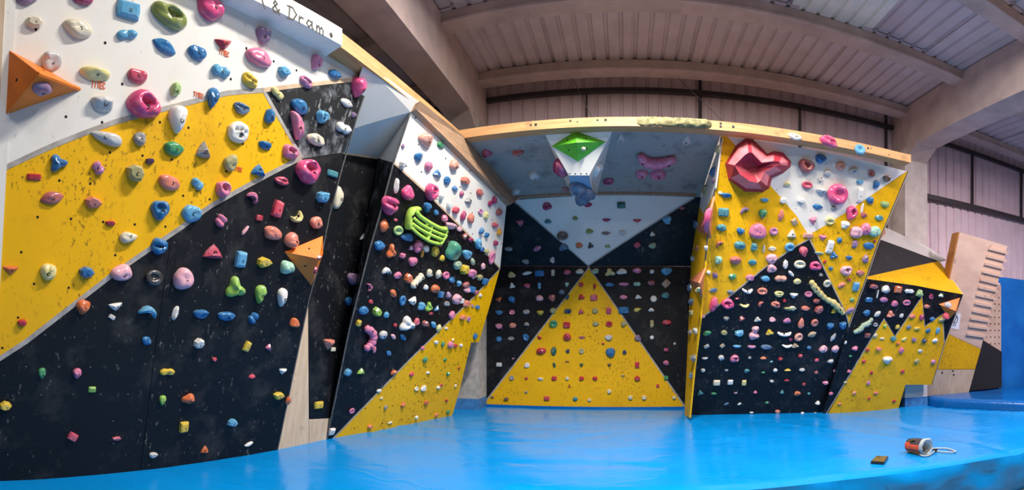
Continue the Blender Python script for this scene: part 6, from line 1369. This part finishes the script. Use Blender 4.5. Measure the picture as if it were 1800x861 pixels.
def smooth_line(pts, rad, k=5):
    P, R_ = [], []
    K = len(pts)
    for i in range(K-1):
        p0, p1, p2, p3 = [Vector(pts[max(0, min(K-1, j))]) for j in (i-1, i, i+1, i+2)]
        for t in [j/k for j in range(k)] + ([1] if i == K-2 else []):
            P.append(.5*((2*p1) + (p2-p0)*t + (2*p0-5*p1+4*p2-p3)*t*t + (3*p1-p0-3*p2+p3)*t**3)); R_.append(rad[i]*(1-t) + rad[i+1]*t)
    return P, R_
for d in POLY:
    P, R_ = smooth_line(d['pts'], d['r']); t0 = (P[0]-P[1]).normalized(); t1 = (P[-1]-P[-2]).normalized()
    P = [P[0]+t0*R_[0]*.6] + P + [P[-1]+t1*R_[-1]*.6]; R_ = [R_[0]*.45] + R_ + [R_[-1]*.45]
    R_ = [r*(1+.12*math.sin(i*1.9)) for i, r in enumerate(R_)]
    g = G().tube([p + Vector((0, 0, d['rad']*.75)) for p in P], R_, 10, 1.0, (0, 0, 1))
    o = g.obj('climbing_hold', 'hold_' + d['col'], None, True); o.matrix_world = frame_mat(d); tag(o, d['label'], 'climbing hold', 'long curved holds')
    for s in (.2, .8):
        p = P[int(len(P)*s)]; add_bolt(o, p.x, p.y, d['rad']*1.72, .011)
# lime grid hold
plain('lime', (172, 208, 84), .5, .12, 20)
gr = empty('grid_hold', label='lime green ladder-like grid hold on side wall', cat='climbing hold')
gr.matrix_world = frame_mat(GRID)
def gbar(name, pts, r, z, k=.9):
    P, R_ = smooth_line([(p[0], p[1], z) for p in pts], [r]*len(pts), 4)
    o = G().tube(P, R_, 8, k, (0, 0, 1)).obj(name, 'lime', None, True); o.parent = gr; return o
gbar('top_bar', GRID['top'], .022, .09)
for l in GRID['bars']: gbar('rung', l, .017, .085)
for l in GRID['ends']: gbar('end_plate', l, .026, .05, 2.0)
for p in (GRID['ends'][0][2], GRID['ends'][1][1]): add_bolt(gr, p[0], p[1], .105, .012)

# ------------------------------------------------------------------ volumes
def pyramid(name, v, mat, lab):
    B_ = [Vector(p) for p in v['base']]; ap = Vector(v['apex']); n = Vector(v['n']); c = sum(B_, Vector())/len(B_); K = len(B_)
    nn = Vector()
    for i in range(K): nn += B_[i].cross(B_[(i+1) % K])
    if nn.dot(n) < 0: B_.reverse()
    root = empty(name, c, label=lab, cat='climbing volume', group='pyramid volumes')
    th = .012
    for i in range(K):
        a, b = B_[i], B_[(i+1) % K]; fn = (b-a).cross(ap-a).normalized(); ia, ib, ic = a-fn*th, b-fn*th, ap-fn*th
        meshobj('face_board', [a, b, ap, ia, ib, ic], [(0,1,2),(5,4,3),(0,3,4,1),(1,4,5,2),(2,5,3,0)], mat, root)
    for i in range(K):
        a, b = B_[i], B_[(i+1) % K]; m = (a+b+ap)/3; fn = (b-a).cross(ap-a).normalized(); u = (b-a).normalized()
        G().disc(m + fn*.0015, u, fn.cross(u), .009, 8).obj('bolt_hole', 'dark_hole', root)
    return root
pyramid('pyramid_volume', VOL['near'], 'orange', 'large orange pyramid volume at the outer end of near wall')
pyramid('pyramid_volume', VOL['edge'], 'orange', 'orange pyramid volume on the inner edge of near wall')
pyramid('pyramid_volume', VOL['zig'], 'orange', 'small orange pyramid volume at zigzag panel corner')
pyramid('pyramid_volume', VOL['flank_up'], 'orange_dull', 'dull orange volume under pink sausage hold on block flank')
pyramid('pyramid_volume', VOL['flank_low'], 'orange_dull', 'dull orange volume lower down on the block flank')
pyramid('pyramid_volume', GREEN, 'green_volume', 'bright green pyramid volume on the hanging white wedge')
pyramid('pyramid_volume', PEEK, 'orange_dull', 'orange volume peeking past the outer edge of block')
# hanging wedge under the roof
hv = empty('hanging_volume', HANG['low'][0], label='white boxed wedge volume hanging under the roof overhang', cat='climbing volume')
t0, t1 = [Vector(p) for p in HANG['top']]; l0, l1 = [Vector(p) for p in HANG['low']]; b0, b1 = [Vector(p) for p in HANG['back']]; r0, r1 = [Vector(p) for p in HANG['roofback']]
def quad(name, pts, mat, parent, th=.012):
    n = (pts[1]-pts[0]).cross(pts[2]-pts[0]).normalized(); c = sum(pts, Vector())/len(pts)
    if n.dot(Vector((0, 0, 1.0))-c) < 0: n = -n
    return slab(pts, n, th).obj(name, mat, parent)
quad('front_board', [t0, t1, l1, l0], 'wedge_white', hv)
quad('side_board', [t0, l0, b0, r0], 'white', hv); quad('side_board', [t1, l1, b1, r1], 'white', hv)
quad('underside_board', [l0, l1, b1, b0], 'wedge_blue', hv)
quad('back_board', [b0, b1, r1, r0], 'white', hv)
g = G(); fn = (t1-t0).cross(l0-t0).normalized(); fn = fn if fn.y < 0 else -fn
for s in (.08, .36, .64, .92): G().disc(l0.lerp(l1, s) + (t0-l0).normalized()*.02 + fn*.002, (1,0,0), (t0-l0).normalized(), .008, 7).obj('screw', 'bolt_steel', hv)
# red star-like volume
rv = empty('star_volume', RED['base'][0], label='big glossy red lobed volume on the top corner of block', cat='climbing volume')
L_ = [RED['base'], RED['mid'], RED['ridge'], RED['pit']]; K = len(RED['base']); V = [Vector(p) for l in L_ for p in l]
V.append(sum((Vector(p) for p in RED['pit']), Vector())/K - Vector(RED['n'])*.03)
F = [(r*K+i, r*K+(i+1) % K, (r+1)*K+(i+1) % K, (r+1)*K+i) for r in range(3) for i in range(K)] + [(3*K+i, 3*K+(i+1) % K, 4*K) for i in range(K)]
bm = bmesh.new(); vs = [bm.verts.new(v) for v in V]
for f in F: bm.faces.new([vs[i] for i in f])
bmesh.ops.recalc_face_normals(bm, faces=bm.faces); me = bpy.data.meshes.new('body'); bm.to_mesh(me); bm.free()
plain('red_rub', (216, 120, 128), .55, .2, 9); me.materials.append(M['red_volume']); me.materials.append(M['red_rub'])
for p in me.polygons:
    if K <= p.index < 2*K and p.index % 3 != 2: p.material_index = 1
o = bpy.data.objects.new('body', me); COL.objects.link(o); o.parent = rv; o.matrix_parent_inverse = Matrix.Translation(-Vector(rv.location))
rn = Vector(RED['n'])
for (i, j) in ((2, 3), (9, 10), (11, 12)):
    p = Vector(RED['ridge'][i]).lerp(Vector(RED['ridge'][j]), .5); b_ = add_bolt(rv, 0, 0, 0, .02); b_.matrix_world = Matrix.Translation(p + rn*.004) @ rn.to_track_quat('Z', 'Y').to_matrix().to_4x4() @ Matrix.Scale(.018, 4)
# lumpy texture strip on the lip beam
V = []; F = []; nx, na = 46, 9
for i in range(nx):
    x = .112 + (.852-.112)*i/(nx-1); e = min(1, i*.4, (nx-1-i)*.4)
    for k in range(na):
        q = PI*k/(na-1); lump = 1 + .5*noise.noise((x*16, q*2.2, 2)) + .35*noise.noise((x*40, q*5, 5))
        rr = (.018 + .022*sstep((x-.2)/.5))*lump*(.35+.65*e)
        V.append((x, 4.72 - rr*math.sin(q)*1.1, 3.148 + .045*math.cos(q)*(.6+.4*e)*(1+.2*(lump-1))))
F = [(i*na+k, (i+1)*na+k, (i+1)*na+k+1, i*na+k+1) for i in range(nx-1) for k in range(na-1)]
o = meshobj('texture_strip', V, F, 'moss', None, True); tag(o, 'lumpy grey and yellow foam strip stuck on lip beam', 'foam strip')

# ------------------------------------------------------------------ campus board, peg panel, notice
for (a, b), lab in zip(CABLE, ('thin wire stay from purlin down to lip beam above green pyramid', 'thin wire stay reaching the lip beam beside the foam strip')):
    tag(G().tube([a, b], .004, 6).obj('wire_stay', 'steel'), lab, 'wire')
cbd = empty('campus_board', CAM['bare'][2], label='tall leaning plywood campus board with wooden rungs', cat='training board')
n = Vector(CAM['n'])
slab(CAM['board'], n, .05).obj('board', 'campus_ply', cbd); slab(CAM['yellow'], n, .05).obj('yellow_board', 'yellow', cbd); slab(CAM['bare'], n, .05).obj('base_board', 'ply', cbd)
tl, tr_ = Vector(CAM['board'][0]), Vector(CAM['board'][1])
quadp = [tl, tl - Vector((.0, -.16, 0)), Vector(CAM['board'][4]) + Vector((0, .16, 0)), Vector(CAM['board'][4])]
slab(quadp, (-1, 0, 0), -.03).obj('side_board', 'campus_side', cbd)
ux, uy = Vector(CAM['ux']), Vector(CAM['uy'])
for a, b in CAM['rungs']:
    a, b = Vector(a), Vector(b); d = (b-a).normalized(); v = n.cross(d)
    G().obox((a+b)/2, d, v, n, (b-a).length/2, .022, .03).obj('rung', 'campus_ply', cbd)
g = G()
for p, r in ((.35, .12), (.7, .2), (.55, .05)):
    q = Vector(CAM['bare'][0]).lerp(Vector(CAM['bare'][1]), p)*(1-r) + Vector(CAM['bare'][3])*r; G().disc(q + n*.002, ux, uy, .02, 8).obj('dark_mark', 'ink', cbd)
nt_ = slab(CAM['notice'], n, -.002); nt_o = nt_.obj('paper_notice', 'paper'); tag(nt_o, 'white paper notice with a round crossed symbol on plywood', 'notice')
NP = [Vector(p) for p in CAM['notice']]; nc = sum(NP, Vector())/4 + n*.003; nh = (NP[0]-NP[3]).length; nv = (NP[0]-NP[3]).normalized(); nu = nv.cross(n)
ring = [nc + (nu*math.cos(q) + nv*math.sin(q)*1.15)*nh*.2 + nv*nh*.08 for q in [2*PI*k/16 for k in range(17)]]
G().tube(ring, .008, 5, .3, n).tube([nc + nv*nh*(.08+.2) + nu*.02, nc + nv*nh*(.08-.2) - nu*.02], .009, 5, .3, n).obj('round_symbol', 'ink', nt_o)
g = G()
for k, w_ in ((.4, .3), (-.25, .32), (-.33, .2)): G().obox(nc + nv*nh*k, nu, nv, n, nh*w_*.5, .005, .001).obj('print_line', 'chalk_ink', nt_o)
pg = empty('peg_panel', (6.4, 6.72, 0), label='perforated plywood panel above black board beside blue wall', cat='peg board')
G().box((5.3, 6.72, .75), (6.72, 6.79, 2.05)).obj('panel', 'campus_ply', pg)
g = G()
for i in range(5):
    for j in range(9): G().disc((6.2 + i*.115, 6.7185, .9 + j*.13), (1,0,0), (0,0,1), .016, 8).obj('peg_hole', 'dark_hole', pg)
pts = [(5.5, 6.70, .03), (6.72, 6.70, .03), (6.72, 6.70, .74), (6.15, 6.70, 1.0), (5.5, 6.70, 1.0)]
o = slab(pts, (0, -1, 0), .02).obj('black_kicker_board', 'black2'); tag(o, 'dark grey angled board beside the campus board foot', 'board')
# ------------------------------------------------------------------ things on the mat
ph = [Vector(p) for p in PHONE]
for p in ph: p.z = mat_z(p.x, p.y) + .022
pc = sum(ph, Vector())/4
po = slab(ph, (0, 0, 1), .02).obj('mobile_phone', 'phone_black'); tag(po, 'dark mobile phone lying face down on the blue mat', 'phone')
slab([pc + (p-pc)*.9 + Vector((0, 0, .002)) for p in ph], (0, 0, 1), .002).obj('back_cover', 'phone_brown', po)
a = ph[1].lerp(ph[0], .3); G().disc(pc + (ph[1]-pc)*.45 + (ph[2]-pc)*.05 + Vector((0, 0, .0035)), (1,0,0), (0,1,0), .014, 10).obj('camera_bump', 'phone_black', po)
b0, b1 = Vector(BAG[0]) + Vector((.10, .02, 0)), Vector(BAG[1]); bz = mat_z(b0.x, b0.y)
bag = empty('chalk_bag', (b0.x, b0.y, bz), label='orange and black chalk bag with fleece lining lying on mat', cat='chalk bag')
ax = (Vector((b1.x, b1.y, 0)) - Vector((b0.x, b0.y, 0))); L = ax.length; ax.normalize(); ax = Vector((.14, -.985, .06)).normalized()
side = Vector((-ax.y, ax.x, 0)); upv = Vector((0, 0, 1))
def bagring(t, r, sq=1.0, n=20, wob=0):
    c = Vector((b0.x, b0.y, bz)) + ax*t + upv*(r*sq + .004); return [c + side*r*math.cos(2*PI*k/n)*(1+wob*math.sin(3*k)) + upv*r*sq*math.sin(2*PI*k/n)*(1+wob*math.cos(2*k)) for k in range(n)]
def lathe(rings, cap=True):
    n = len(rings[0]); V = [p for r in rings for p in r]; F = [(i*n+k, i*n+(k+1) % n, (i+1)*n+(k+1) % n, (i+1)*n+k) for i in range(len(rings)-1) for k in range(n)]
    if cap: F.append(tuple(range(n-1, -1, -1)))
    return V, F
V, F = lathe([bagring(0, .05, .9), bagring(.012, .066, .9, wob=.03), bagring(.08, .074, .88, wob=.07), bagring(.15, .072, .9, wob=.07), bagring(.21, .07, .93, wob=.04)])
o = meshobj('body', V, F, 'bag_orange', bag, True, mats=['bag_orange', 'bag_dark'])
for p in o.data.polygons:
    if p.center.z > bz + .098 and p.index % 7: p.material_index = 1
    if p.center.z < bz + .02: p.material_index = 1
V, F = lathe([bagring(.205, .072, .94, wob=.03), bagring(.235, .075, .95, wob=.04), bagring(.243, .069, .95, wob=.04)], False); meshobj('rim_band', V, F, 'cord_grey', bag, True)
V, F = lathe([bagring(.242, .070, .95, wob=.04), bagring(.236, .057, .95, wob=.08), bagring(.17, .052, .9, wob=.1), bagring(.08, .044, .9)], False); F.append(tuple(range(60, 80))); meshobj('fleece_lining', V, F, 'fleece', bag, True)
p0 = Vector((b0.x, b0.y, bz)) + ax*.09 - side*.05 + upv*.115; G().obox(p0, (ax + upv*.25).normalized(), side, (-side + upv).normalized(), .045, .006, .012).obj('stripe', 'bag_yellow', bag)
P, R_ = smooth_line([(p[0], p[1], mat_z(p[0], p[1]) + .012) for p in CORD], [.0075]*len(CORD), 4)
G().tube(P, R_, 7).obj('cord', 'cord_grey', bag, True)
c = Vector(CORD[8]); G().obox((c.x, c.y, mat_z(c.x, c.y)+.004), (1,0,0), (0,1,0), (0,0,1), .018, .014, .028).obj('toggle', 'ink', bag)
